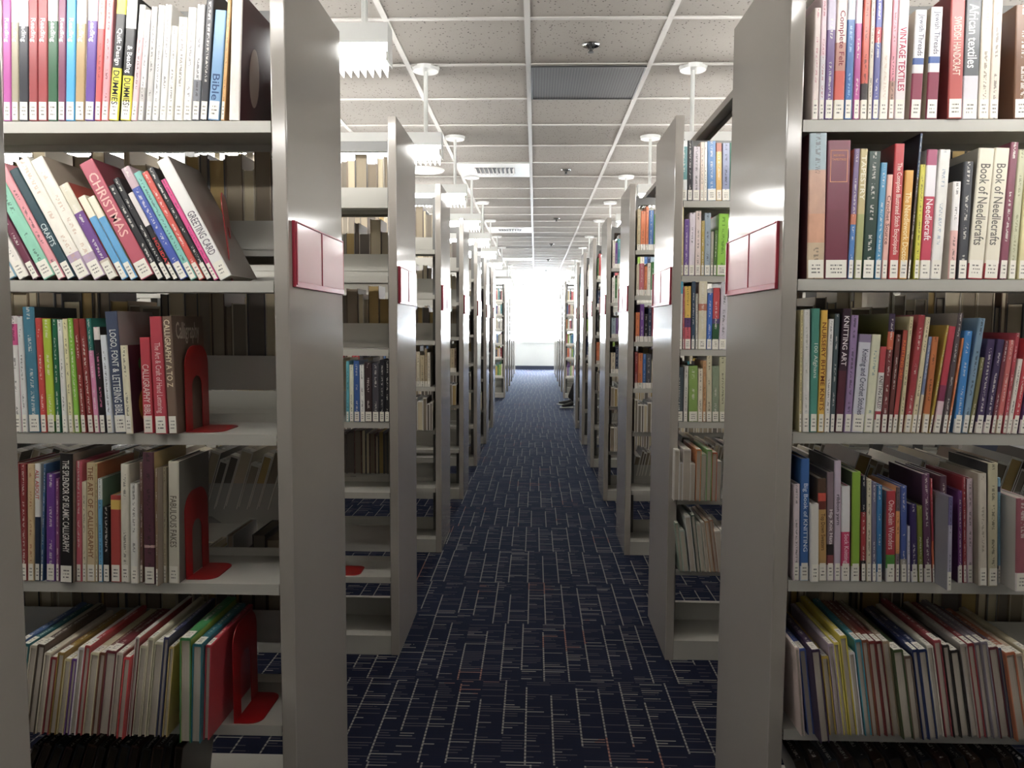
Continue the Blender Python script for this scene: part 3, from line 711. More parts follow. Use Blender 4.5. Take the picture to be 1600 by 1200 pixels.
row('L1', 3, 'L', Z[3], yl, (0, 680), 3.64, 838, [
 (70, 60, 165, 46, '#8a2228'), (120, 112, 165, 34, '#8c2026'), (157, 154, 168, 36, '#d4b888', {'ink': '#a04830'}), (197, 196, 165, 30, [(.55, '#1e2c40'), (1, '#e8e6e0')], {'t': [('ALL ABOUT', '#c83838', .7, .95)], 'main': '#eceae4'}), (230, 248, 168, 24, '#34608c'),
 (262, 262, 222, 50, '#6a3090', {}), (318, 316, 248, 18, '#8a4878'), (340, 338, 108, 70, '#1e1a1a', {'t': [('THE SPLENDOR OF ISLAMIC CALLIGRAPHY', '#e8e4dc', .24, .95)], 'fw': .012, 'cc': '#8a7c6c', 'name': 'tall black "ISLAMIC CALLIGRAPHY"'}),
 (432, 430, 150, 34, '#cc5264'), (468, 464, 268, 24, '#ddd2b4'), (494, 490, 160, 48, '#d4be92', {'t': [('THE ART OF CALLIGRAPHY', '#8a5a3a', .2, .97)], 'name': 'tan "THE ART OF CALLIGRAPHY"'}), (544, 540, 165, 14, '#c4b280', {'cc': '#a85c2c'}),
 (560, 554, 250, 24, [(.8, '#5ba4d0'), (1, '#dfe4e0')], {'main': '#6aaad4', 'cc': '#5c7a68'}), (586, 582, 410, 38, '#1a1a1c', {'cc': '#1a1a1c'}), (630, 626, 345, 54, [(.84, '#b0322a'), (.95, '#d8b448'), (1, '#b0322a')], {'main': '#c4242c', 'text': False}),
 (688, 684, 168, 44, '#dcd6c4'), (742, 738, 278, 48, '#e4e2da', {'fw': .008}), (796, 794, 155, 16, '#7c5c50'), (820, 808, 100, 60, [(.28, '#5c3440'), (.3, '#c8a8a0'), (1, '#5c3440')], {'cc': '#c0a468', 'fw': .012, 'name': 'thick plum'}),
 (886, 882, 192, 34, '#8a7258', {'fw': .025, 'cc': '#a09080'}), (930, 915, 185, 16, '#c8bc9c'), (958, 955, 152, 62, '#d6d0be', {'t': [('FABULOUS FAKES', '#6c6458', .3, .72)], 'cc': '#6e6a62', 'fw': .004, 'name': 'cream "FABULOUS FAKES"'})])
row_up('L1', 4, 'L', Z[4], yl, (0, 900), 3.636, [
 (90, 380, 34, '#4c6a9c'), (130, 390, 36, '#2c6c70'), (172, 400, 40, '#c8c0ac'), (214, 395, 40, '#5a4a3c'), (254, 440, 34, '#d8cfb8'), (290, 465, 36, '#8a1c24'), (330, 440, 36, '#9c7c30'), (368, 475, 36, '#cdbf8c'), (410, 475, 32, '#6a3a8a'), (446, 410, 34, '#e4e0e0'),
 (484, 400, 30, '#b02c30'), (516, 440, 46, '#d4cca8'), (566, 440, 34, '#7a4a30'), (604, 430, 54, '#7a2c34', {'cc': '#7c3440'}), (664, 440, 34, '#c8c0b0'), (704, 465, 62, '#c8262c', {'fw': .075}), (770, 350, 22, '#e0d8d0', {'cc': '#a82430'}), (796, 400, 40, '#cdc6ac'), (842, 355, 32, '#d8d0b4'), (880, 380, 46, '#c9c2a6'), (932, 352, 26, '#40446c'), (962, 405, 26, '#c8b070'),
 (1022, 355, 62, '#3c8c50', {'a': .03, 'fw': .085, 'cc': '#94a82c'}), (1094, 390, 56, '#1c6c78', {'a': .045, 'fw': .085}), (1168, 395, 34, '#c8243c', {'a': .05, 'fw': .07, 'cc': '#b01c28'})], (.17, .10), .062)
row_up('L1', 5, 'L', 0.084, yl, (0, 1080), 3.636, [(190+62*j, 318-8*math.sin(j*1.7), 42+6*(j % 3), ['#2a2422', '#3a2a24', '#22262e', '#402420', '#2c2c2c', '#4a3020'][j % 6], {'lab': False, 'pg': m_darkpages, 'len': .2}) for j in range(14)], (.42, .12), -.01)  # base-shelf shade is painted into these dark covers and pages

# near right bookcase ----------------------------------------------------------
yr = YL[0]; Z = FRONT[('R', 0)]
Z = FRONT[('R', 0)]
row('R1', 0, 'R', Z[0], yr, (1240, 0), 4.444, 809, [
 (126, 150, 55, 48, '#ecdcd6', {'ink': '#c87888'}), (174, 200, -60, 36, [(.5, '#e0dce0'), (1, '#e8ccd4')], {'ink': '#b04858'}), (213, 244, -60, 56, [(.7, '#6f5090'), (1, '#d0c8dc')], {'t': [('From Crafts', '#d8d0e4', .42, .7)], 'main': '#6a3f8c'} if False else {'main': '#6a3f8c'}),
 (274, 306, -60, 70, [(.15, '#e8dcc0'), (.38, '#d84c34'), (.6, '#c88878'), (1, '#ecd8d0')], {'ink': '#7a2030', 't': [('Complete Felt', '#8a2838', .42, .85)], 'main': '#e0a8b0', 'name': '"Complete Felt"'}), (350, 384, -60, 56, [(.78, '#2e6cb4'), (1, '#dfe8f0')], {'main': '#2e66b0', 'ink': '#9cc8e8'}),
 (412, 440, -60, 40, [(.75, '#c0489a'), (1, '#ecd8e4')], {'main': '#c83c88'}), (459, 492, -60, 52, [(.15, '#e0d4c0'), (.28, '#3a3034'), (1, '#d65034')], {'main': '#d8743c'}), (513, 545, -60, 28, '#ddd4c0'), (544, 580, -60, 44, [(.6, '#6668a8'), (.72, '#c42c44'), (1, '#5458a8')], {'main': '#6668a8'}),
 (592, 632, -60, 62, '#eee6da', {'ink': '#d8c0b0', 'cc': '#3c3840'}), (656, 696, -60, 40, [(.3, '#b08878'), (1, '#e08c9c')]), (698, 738, -60, 62, [(1, '#eadfe0')], {'t': [('VINTAGE TEXTILES', '#b81c4c', .22, .72)], 'name': 'white "VINTAGE TEXTILES"'}),
 (806, 852, 70, 66, [(.42, '#8c2848'), (.50, '#e8e6e8'), (.56, '#3c60a8'), (1, '#efeeee')], {'t': [('Jewish Threads', '#5c5c6c', .58, .96)], 'cc': '#c4b8a4', 'main': '#eceae4', 'name': 'white "Jewish Threads"', 'text': False}),
 (918, 960, 50, 68, [(.42, '#8c2848'), (.50, '#e8e6e8'), (.56, '#3c60a8'), (1, '#efeeee')], {'t': [('Jewish Threads', '#5c5c6c', .58, .96)], 'cc': '#c4b8a4', 'main': '#eceae4', 'name': 'white "Jewish Threads"', 'text': False}),
 (1070, 1098, -60, 84, '#b6443e', {'t': [('SWEDISH HANDCRAFT', '#f0d8cc', .34, .8)], 'cc': '#7c1c26', 'fw': .004, 'name': 'red "SWEDISH HANDCRAFT"'}),
 (1168, 1206, -60, 100, [(.34, '#d8d4da'), (1, '#63666a')], {'t': [('African textiles', '#f0f0f0', .40, .9)], 'main': '#50525a', 'name': 'grey "African textiles"'}), (1282, 1316, -60, 66, '#e8dcc8', {'ink': '#5c4c40', 'fw': .0}), (1358, 1396, -60, 54, '#e2d4c4'),
 (1530, 1548, 35, 110, '#7c5438', {'cc': '#6a4630', 'd': .2})])
row('R1', 1, 'R', Z[1], yr, (1240, 190), 4.444, 1087, [
 (92, 112, 82, 110, [(.25, '#c8b090'), (.45, '#d09878'), (.75, '#c89c84'), (1, '#9cb0b8')], {'ink': '#5c5450', 'name': 'thick peach tapestry-patterned', 'cc': '#5c2c34'}),
 (214, 240, 132, 150, [(.5, '#74283e'), (1, '#7a2c44')], {'text': False, 'name': 'very thick maroon "MEDIEVAL TAPESTRIES"', 'mt': 1, 'main': '#8a2228'}),
 (374, 424, 190, 44, [(.42, '#3474b4'), (.5, '#c87048'), (1, '#77608c')], {'main': '#6a3f8c'}), (420, 466, 190, 50, [(.5, '#a8ac70'), (1, '#c4b47c')], {'t': [('TAPESTRY', '#f0ecd8', .5, .95)], 'name': 'olive patterned "TAPESTRY"'}), (474, 524, 208, 80, '#1e3c32', {}),
 (560, 608, 286, 46, [(1, '#3f90ba')], {}), (608, 652, 370, 46, '#e6b0a0', {'t': [('Crochet Source', '#6c3c3c', .25, .8)], 'name': 'pale pink "Crochet Source"'}), (658, 706, 155, 66, '#c01e28', {'t': [('The Complete Illustrated Stitch Encyclopedia', '#f4dcd4', .18, .86)], 'cc': '#7c1a20', 'name': 'red "Stitch Encyclopedia"'}),
 (728, 778, 340, 54, '#dca030', {'t': [('The Needlework Doctor', '#f8e8b8', .15, .8)], 'name': 'amber "The Needlework Doctor"'}), (790, 882, 84, 36, [(.3, '#5c4030'), (.7, '#4a3834'), (1, '#42526e')], {'cc': '#26222c', 'main': '#4c6070'}), (832, 872, 300, 36, '#d4cc30', {'t': [('KALEIDOSCOPE STUDIES', '#5c5c20', .2, .95)], 'fw': .003} if False else {}),
 (872, 930, 196, 70, [(.145, '#e8e4e0'), (.64, '#c41e46'), (.88, '#ece6ea'), (1, '#a8446c')], {'t': [('Needlecraft', '#f8ecec', .30, .62)], 'text': False, 'name': 'crimson and white "Needlecraft"', 'main': '#c4242c'}),
 (948, 1016, 196, 66, '#e8e6e0', {'ink': '#7c90a8'}), (1072, 1112, 418, 46, [(.5, '#e0b0a8'), (1, '#ece8e6')], {'cc': '#d8ccc0', 'main': '#e0a8b0'}), (1136, 1186, 280, 58, '#44464c', {'cc': '#26262a'}),
 (1204, 1290, 188, 100, [(.12, '#b81c2c'), (1, '#e6dfca')], {'t': [("Book of Needlecrafts", '#6c6860', .26, .88)], 'cc': '#9c9688', 'main': '#e2d8bc', 'name': 'thick cream "Book of Needlecrafts"', 'text': False}), (1318, 1402, 186, 100, [(.12, '#b81c2c'), (1, '#e6dfca')], {'t': [("Book of Needlecrafts", '#6c6860', .26, .88)], 'main': '#e2d8bc', 'name': 'thick cream "Book of Needlecrafts"', 'text': False}),
 (1424, 1510, 145, 54, '#844256', {}), (1488, 1565, 196, 62, '#c4c4a2', {'ink': '#7c7c60'}), (1556, 1620, 210, 60, '#dcd29c')])
zz = Z[2]
row('R1', 2, 'R', zz, yr, (1240, 440), 4.444, 1062, [
 (36, 50, 200, 24, '#d4c894'), (62, 70, 195, 46, '#e2e0da', {'ink': '#a8a8a0'}), (110, 132, 188, 52, '#4a9684', {'t': [('100 Afghans', '#e4ece0', .3, .72)], 'name': 'teal "100 Afghans"'}), (164, 194, 200, 46, '#e6b634', {'t': [('NURSERY RHYME KNITS', '#7c3c20', .18, .9)], 'name': 'yellow "NURSERY RHYME KNITS"'}), (212, 246, 262, 36, '#eae8e4', {'t': [('ADULT LITERATE CROCHET', '#5c5c60', .2, .9)], 'ink': '#5c'+'5c60'} if False else {}),
 (250, 290, 225, 30, '#4c5c60'), (284, 346, 190, 60, [(.5, '#5c2838'), (1, '#3c2434')], {'t': [('KNITTING ART', '#f4ecec', .54, .94)], 'cc': '#2c2228', 'name': 'dark plum "KNITTING ART"'}), (346, 402, 236, 50, '#9c80ac', {}), (400, 460, 370, 78, [(.92, '#dcdce6'), (1, '#9080a0')], {'t': [('Knitting and Crochet Stitches', '#50506c', .18, .85)], 'cc': '#88848c', 'name': 'white "Knitting and Crochet Stitches"', 'main': '#eceae4'}),
 (486, 548, 370, 66, '#e2e2c4', {'ink': '#5c8c98'}), (556, 605, 454, 44, [(.15, '#e0dcd4'), (.25, '#a82038'), (.7, '#eeece6'), (1, '#c03440')], {'t': [('KNITTING RULES!', '#3c3034', .28, .66)], 'main': '#c4242c', 'name': 'red and white "KNITTING RULES!"', 'text': False}),
 (602, 668, 225, 44, [(.7, '#783234'), (.85, '#d05c34'), (1, '#40304c')], {'cc': '#5c5c20', 'main': '#8a2228'}), (648, 716, 370, 32, '#6c3834'), (682, 764, 340, 42, [(.15, '#ddd'+'0b8'), (.6, '#b4403c'), (1, '#a83a2c')], {'t': [('KNITTING 24/7', '#e8884c', .5, .9)], 'cc': '#4c3028', 'name': 'rust "KNITTING 24/7"'}),
 (726, 808, 245, 24, '#d4c89c'), (764, 872, 235, 44, [(.15, '#dcccac'), (1, '#a62834')], {}), (812, 920, 250, 30, '#dfd2a8'), (850, 942, 385, 36, [(.4, '#d8c8a8'), (1, '#7c88a8')]), (888, 965, 385, 46, [(.2, '#dccaa8'), (1, '#c46c2c')], {'main': '#d8743c'}), (936, 1065, 306, 30, '#b4982c', {'cc': '#a88c34'}),
 (968, 1082, 315, 56, [(.1, '#e0d8c8'), (.3, '#e4c8cc'), (.45, '#8c3058'), (1, '#c02440')], {'t': [('101 stylish squares to knit', '#f0c8d0', .5, .92)] if False else [], 'main': '#c4242c'}), (1026, 1146, 222, 36, '#5c5054', {'cc': '#847c74'}), (1064, 1172, 395, 42, [(.14, '#e8c8a0'), (1, '#d4743a')]),
 (1108, 1192, 345, 56, [(.14, '#d8dcd8'), (1, '#1a82cc')], {}), (1164, 1290, 258, 44, '#7c9cb4', {'cc': '#7898b0'}), (1212, 1302, 530, 42, '#807c50'), (1256, 1350, 405, 54, [(.12, '#dcd0c8'), (1, '#483860')], {}), (1312, 1420, 405, 54, [(.12, '#dccccc'), (1, '#44365c')], {}),
 (1368, 1470, 415, 30, '#7c3848'), (1400, 1500, 410, 44, [(.15, '#d8ccac'), (1, '#cc6460')]), (1448, 1548, 360, 26, '#b43444'), (1476, 1562, 540, 34, '#e8e0d4'), (1512, 1620, 400, 50, [(.15, '#e0d4cc'), (1, '#c82438')]), (1566, 1660, 420, 50, [(.15, '#e0d4d4'), (1, '#5a3468')])])
row('R1', 3, 'R', Z[3], yr, (1220, 680), 4.21, 975, [
 (80, 84, 325, 38, '#dccdd2'), (126, 134, 158, 60, [(.12, '#d0dce8'), (1, '#2462a8')], {'t': [('Big Book of KNITTING', '#e4ecf4', .24, .8)], 'name': 'blue "Big Book of KNITTING"', 'main': '#2e66b0'}), (198, 200, 456, 46, '#e2ded6', {'fw': .01, 'text': False}),
 (248, 246, 288, 48, [(.16, '#e4dcc8'), (.70, '#c49a56'), (.78, '#6c2c24'), (.86, '#c83c24'), (1, '#5c4434')], {'t': [('Top Down Sweaters', '#5c4028', .3, .66)], 'main': '#c8ab78', 'cc': '#5c4838', 'text': False, 'name': 'tan "Top Down Sweaters"'}),
 (303, 305, 248, 46, [(.15, '#d8d0d0'), (.24, '#8c4444'), (.34, '#2c2628'), (1, '#8c7880')], {'t': [('Hip Knit Hats', '#f8f0f0', .34, .66)], 'main': '#a890b8', 'cc': '#4c4444', 'name': 'mauve "Hip Knit Hats"'}), (350, 354, 170, 42, '#c8b8c8', {'t': [('ribbon yarn', '#3c3040', .46, .72)], 'cc': '#6c6460', 'name': 'tall lilac "ribbon yarn"'}),
 (396, 400, 338, 52, [(.16, '#e8e4e4'), (.52, '#cc1c60'), (1, '#e8e6e6')], {'t': [('Sock Knitting', '#f8dce8', .19, .5)], 'text': False, 'name': 'white and magenta "Sock Knitting"', 'main': '#c83c88'}), (462, 472, 245, 58, [(.14, '#dde0d8'), (1, '#8ab42a')], {'t': [('KNITS STYLE', '#e0e070', .2, .66)] if False else [], 'main': '#90c02c', 'cc': '#5c6c54'}),
 (526, 530, 270, 34, [(.2, '#2c2428'), (.66, '#a8202c'), (1, '#20202c')], {'main': '#202024'}), (564, 566, 295, 32, '#d8d0b4', {'t': [('KNITTING KNACK', '#2c2828', .5, .97)], 'name': 'cream "KNITTING KNACK"'} if False else {}), (598, 600, 318, 28, '#75708c'), (630, 633, 334, 32, [(.1, '#d8e0e4'), (1, '#2478b0')]),
 (692, 698, 370, 56, [(.15, '#e4e0dc'), (.30, '#4c9034'), (1, '#b81c30')], {'t': [('One-Skein Wonders', '#f0d4d4', .36, .9)], 'cc': '#9c8c88', 'main': '#c4242c', 'name': 'crimson and green "One-Skein Wonders"', 'text': False}), (754, 760, 345, 28, [(.3, '#8c7c84'), (.75, '#e09850'), (1, '#6c5c60')], {'main': '#d8743c'}), (788, 788, 338, 38, [(.24, '#a8a498'), (1, '#4058a0')], {'main': '#2e66b0'}),
 (834, 834, 600, 20, '#c8c4d0'), (858, 850, 458, 40, [(.14, '#d8d8dc'), (1, '#3c2c64')], {'main': '#6a3f8c'}), (905, 898, 468, 30, '#848c34'), (945, 930, 258, 46, [(.13, '#ddd8d4'), (1, '#6a4060')], {'cc': '#3c2434'}), (1000, 984, 288, 42, [(.14, '#ddd4cc'), (.4, '#d8683c'), (1, '#b0283c')], {'main': '#c4242c'}),
 (1054, 1050, 272, 38, '#5c4050', {}), (1098, 1106, 408, 60, [(.2, '#dcd8d4'), (.7, '#b0acc0'), (1, '#6c6494')], {'fw': .055, 'cc': '#8c8c94', 'main': '#a890b8', 'name': 'grey-lilac book jutting out'}), (1166, 1166, 370, 30, [(.18, '#ddd8d8'), (1, '#74387c')], {'main': '#6a3f8c'}), (1200, 1196, 280, 20, '#98202e'),
 (1226, 1226, 290, 44, [(1, '#d8c2cc')], {'ink': '#3c3038', 'cc': '#8c1c28'}), (1306, 1300, 256, 50, '#d2c8b8', {'fw': .02, 'cc': '#b0a490', 'ink': '#8c8070'}), (1366, 1366, 188, 56, '#c8c0a0', {'fw': .022, 'cc': '#3c3c40'}), (1428, 1428, 284, 48, [(.14, '#e0e0dc'), (.17, '#1c2c5c'), (.87, '#7cb0cc'), (.92, '#2c3860'), (1, '#7cb0cc')], {'main': '#6aaad4', 'ink': '#a8d0e0'}),
 (1548, 1552, 418, 80, [(.2, '#e0d8d4'), (1, '#a05460')], {'fw': .055, 'cc': '#c0bcb4', 'main': '#b85a66'})])
row_up('R1', 4, 'R', Z[4], yr, (1220, 910), 4.137, [
 (92, 425, 22, '#dcc8c0', {'fw': .03, 'a': -.10}), (116, 432, 62, '#4460b0'), (196, 440, 50, '#40304a', {'fw': .06}), (262, 482, 40, '#c8a838'), (304, 402, 34, '#b8a8b8'), (342, 392, 30, '#e4d454'), (378, 350, 56, '#d8c436'), (438, 455, 34, '#e0dcdc'), (476, 375, 42, '#3c94a8'), (522, 378, 38, '#8c5030'), (566, 385, 42, '#7c2824'), (612, 385, 40, '#702422'), (656, 385, 62, '#a89478'),
 (724, 442, 64, '#40502c', {'fw': .035}), (796, 482, 44, '#6c5a4c', {'fw': .035}), (848, 440, 34, '#1c2c5c', {'fw': .035}), (888, 440, 48, '#20305c', {'fw': .035}), (942, 412, 36, '#d8d4c4'), (986, 380, 42, '#94303a'), (1044, 410, 44, '#34302c'), (1094, 445, 50, '#2c2824', {'cc': '#241c18'}), (1158, 405, 40, '#a8a098'), (1204, 400, 38, '#902228'), (1250, 395, 36, '#7a7078'), (1292, 390, 42, '#8c8490'),
 (1342, 425, 58, '#6c3038'), (1406, 428, 38, '#44587c'), (1450, 460, 62, '#b8663c', {'fw': .035}), (1518, 466, 40, '#c8b49c', {'fw': .035}), (1562, 440, 50, '#cfc4a4')], (-.13, -.19), .022)
row_up('R1', 5, 'R', 0.084, yr, (1220, 1080), 4.21, [(80+105*j, 455-10*math.sin(j*2.1), 74, ['#241f1e', '#33261f', '#1e222a', '#38201c', '#262626', '#422c1c'][j % 6], {'lab': False, 'pg': m_darkpages, 'len': .2}) for j in range(15)], (-.35, -.42), -.01)  # dark cover and page colours include the shade low in the bookcase

# second right bookcase --------------------------------------------------------
y2 = YL[1]; Z = FRONT[('R', 1)]
row('R2', 0, 'R', Z[0], y2, (1050, 150), 6.32, 1030, [
 (86, 92, 442, 60, [(.35, '#e8eae8'), (.9, '#6aa0a0'), (1, '#e8ecea')], {'main': '#3c8a90'}), (152, 156, 440, 44, '#26262c'), (204, 212, 500, 66, '#d4ccd0'), (278, 282, 456, 34, '#ead8c8'), (316, 320, 455, 32, '#efebe2'), (352, 350, 448, 78, [(.2, '#dfe6ee'), (1, '#5888bc')], {'main': '#2e66b0'}), (436, 436, 465, 48, [(.85, '#dcb05c'), (1, '#a85c3c')]), (496, 500, 466, 64, [(.2, '#e8e8ea'), (1, '#8890ac')], {'main': '#a890b8'}), (570, 574, 462, 46, '#34785c')], depth=.18)
row('R2', 1, 'R', Z[1], y2, (1040, 320), 5.0, 550, [
 (104, 108, 20, 32, '#d4c48c'), (140, 148, 113, 36, '#6c4a98'), (180, 190, 62, 44, '#e2d8e0', {}), (230, 236, 50, 42, '#e4d2ca'), (275, 280, 125, 24, '#b49c48'), (302, 308, 65, 44, '#98a8b4'), (350, 356, 210, 18, '#b4ae9c'), (372, 385, 200, 22, '#4c6c30'), (398, 418, 72, 74, '#8cc834', {'ink': '#3c6c20'}), (476, 484, 480, 26, '#e4dcd0')], depth=.18)
row('R2', 2, 'R', Z[2], y2, (1040, 320), 5.0, 1125, [
 (86, 94, 600, 44, [(.82, '#dcdcd8'), (1, '#3ca8c4')], {}), (134, 138, 640, 12, '#b84850'), (148, 150, 637, 48, [(.35, '#c8505c'), (.5, '#5c3c70'), (1, '#e0b848')], {'main': '#e2c83c'}), (198, 206, 600, 34, '#34485c'), (234, 236, 695, 18, '#ccc8bc'), (252, 262, 598, 62, [(.57, '#d8d0b4'), (.67, '#b86c50'), (1, '#ddd5bc')]), (318, 330, 690, 40, '#2464bc'), (360, 374, 650, 50, [(.15, '#dcd8cc'), (.42, '#2c5838'), (.5, '#4c3c78'), (1, '#c4343c')], {'main': '#c4242c'}), (414, 438, 603, 58, '#cfc8d2')], depth=.18)
row('R2', 3, 'R', Z[3], y2, (960, 180), 2.5, 1197, [
 (232, 234, 985, 32, '#48545c'), (270, 274, 980, 16, '#d6d2ca'), (290, 290, 980, 34, '#8aaa54'), (326, 328, 990, 17, '#e0d6be'), (345, 347, 960, 12, '#c89460'), (359, 360, 940, 20, '#cec4a4'), (381, 382, 980, 26, '#8c9a80'), (410, 410, 945, 26, '#c8c6a4')], depth=.18)
row_up('R2', 4, 'R', Z[4], y2, (960, 640), 2.857, [(270, 180, 20, '#d8d4cc'), (292, 236, 14, '#c8c8c8'), (308, 178, 30, '#d8d0c8'), (342, 240, 16, '#c4c4b8'), (366, 178, 20, '#d0803c'), (390, 200, 20, '#98a890'), (414, 180, 20, '#7ab060'), (438, 192, 20, '#c06038'), (460, 232, 20, '#a8a8a8')], (.0, .0), .05)
row_up('R2', 5, 'R', Z[5], y2, (960, 640), 2.857, [(270, 508, 18, '#8ca08c'), (290, 540, 20, '#a8b4a8'), (314, 478, 22, '#d0d0cc'), (342, 472, 20, '#4c5c50'), (364, 512, 18, '#c0c4b4'), (386, 505, 14, '#c8c0b0'), (403, 500, 16, '#b89068'), (423, 494, 20, '#a87c60'), (446, 545, 26, '#c8c4bc'), (475, 540, 26, '#b0aca4')], (-.12, -.14), .04)
# second left bookcase ---------------------------------------------------------
Z = FRONT[('L', 1)]
row('L2', 3, 'L', Z[3], y2, (520, 200), 2.606, 1193, [
 (54, 54, 950, 12, '#58b0c0'), (68, 67, 965, 17, '#dfe0c8'), (87, 84, 948, 23, '#28589c'), (112, 108, 965, 17, '#e6e6e2'), (131, 128, 955, 28, '#3c2c2e'), (161, 160, 960, 26, '#48464e'), (189, 190, 945, 20, '#28282e'), (211, 212, 948, 20, '#1c1c20')], depth=.18)

# labels of the individual books
UN = {'L1': 'near left bookcase', 'R1': 'near right bookcase', 'R2': 'second right bookcase', 'L2': 'second left bookcase'}
SHN = ['top shelf', 'second shelf', 'third shelf', 'fourth shelf', 'fifth shelf', 'bottom shelf']
seen = {}; allb = []
for unit, si, side, out in BOOKS:
    spf = ('bottom shelf' if si == 5 and unit in ('L1', 'R1') else ('sixth shelf' if si == 5 else SHN[si]))
    for i, (root, cn, name, t, h) in enumerate(out):
        def sh(j):
            if j < 0 or j >= len(out): return None
            return out[j][1]
        me_ = (name if name and '"' in name else cn)
        a, b = sh(i-1), sh(i+1)
        th = 'thin ' if t < 0.013 else ('thick ' if t > 0.026 else '')
        if name: L = '%s%s on the %s, %s' % (name, ' book' if 'book' not in name else '', spf, UN[unit])
        elif a and b: L = '%s%s book between %s and %s books, %s, %s' % (th, cn, a, b, spf, UN[unit])
        elif b: L = '%s%s book, leftmost of its row, %s, %s' % (th, cn, spf, UN[unit])
        else: L = '%s%s book, rightmost of its row, %s, %s' % (th, cn, spf, UN[unit])
        allb.append([root, L, unit, si, i, out, spf, cn, th, name])
cnt = {}
for r_ in allb: cnt[r_[1]] = cnt.get(r_[1], 0) + 1
NTH = ['first', 'second', 'third', 'fourth', 'fifth', 'sixth', 'seventh', 'eighth', 'ninth', 'tenth', 'eleventh', 'twelfth', 'thirteenth', 'fourteenth', 'fifteenth', 'sixteenth', 'seventeenth', 'eighteenth', 'nineteenth', 'twentieth']
for r_ in allb:
    root, L, unit, si, i, out, spf, cn, th, name = r_
    if cnt[L] > 1:
        if name:
            same = [j for j in range(len(out)) if out[j][2] == name]; kx = same.index(i)
            L = '%s, %s of two, %s, %s' % (name, ('left', 'right')[kx], spf, UN[unit])
        else:
            same = [j for j in range(len(out)) if out[j][1] == cn]; kx = same.index(i)
            L = '%s%s book, %s %s from left, %s, %s' % (th, cn, NTH[kx], cn, spf, UN[unit])
    tag(root, L, 'book', 'books on the %s of the %s' % (spf, UN[unit]))
for r_ in allb:
    if len(r_[0]['label'].split()) > 16: print('LONG', r_[0]['label'])
print('individual books:', len(allb), 'duplicate labels:', len(allb)-len({r['label'] for r, *_ in allb}))

# ------------------------------------------------------------------ all further books as one object
mb = MB(); mb.attrs = True
R2 = random.Random(11)
WARM = ['#cfc4ac', '#b8a888', '#8a7458', '#5c4638', '#3c302a', '#d8d0c0', '#7c6a58', '#98948c', '#4a4a50', '#2a2a30', '#a08c6c']  # brown and grey covers, with rear-row shade mixed into the tones
MIXED = ['#e0d8c8', '#cfc4ac', '#c8343c', '#8a2228', '#2e66a8', '#243050', '#3c8a90', '#3f7a40', '#d8b448', '#d8743c', '#6a3f8c', '#ece8e0', '#ece8e0', '#d8d0c0', '#50525a', '#202024', '#9cb0bc', '#b85a66', '#a8a89c', '#8cb03c', '#c8b48c']
def stuff_row(x0, x1, y, z, facing, pal, hmin, hmax, gap=0.0, lean=0.0, up=False, tmin=0.012, tmax=0.034, simple=True):
    """facing +1: spines towards -y (the camera); -1: fore edges towards the camera, spines away"""
    x = x0
    while x < x1:
        t = R2.uniform(tmin, tmax); h = R2.uniform(hmin, hmax); wd = R2.uniform(0.14, 0.185); c = R2.choice(pal)
        if x + t > x1: break
        if R2.random() < gap: x += 0.05; continue
        lab = '#e8e4da'; a = lean
        sp_ = [(min(.2, .034/h), lab), (1.0, c)]
        if up:
            wd = h; ln = 0.23
            R = Matrix(((1, 0, 0, 0), (0, 0, 1, 0), (0, -1, 0, wd), (0, 0, 0, 1))); sp_ = [(.14, lab), (1.0, c)]
            T = Matrix.Translation((x, y, z + (t*math.sin(a) if a > 0 else 0))) @ Matrix.Rotation(a, 4, 'Y') @ R; hh = ln
        else:
            T = Matrix.Translation((x, y, z + (t*math.sin(a) if a > 0 else 0))) @ Matrix.Rotation(a, 4, 'Y'); hh = h
            if facing < 0: T = T @ Matrix.Translation((t, wd, 0)) @ Matrix.Rotation(math.pi, 4, 'Z'); 
        cover_geo(mb, t, wd, hh, sp_, c, lin('#d8d4cc' if sum(lin(c)) < .9 else '#3a3634'), R2.random(), T=T, simple=simple, mi_c=0, mi_p=1)
        bt = min(.0025, t*.2); mb.box((bt, .0065, .003), (t-bt, wd-.003, hh-.003), 1, c=lin(R2.choice(['#c8bca4', '#a89c88', '#8c8478', '#b8a070', '#d8ccb0', '#77706a', '#948878'])), T=T)
        x += (t/math.cos(a)) + 0.0008 + (t*0.02)
def span(side, a, b):
    """x range measured from the end panel inwards"""
    X0 = XP[side] + side*(TP + 0.004)
    return (X0 - b, X0 - a) if side < 0 else (X0 + a, X0 + b)
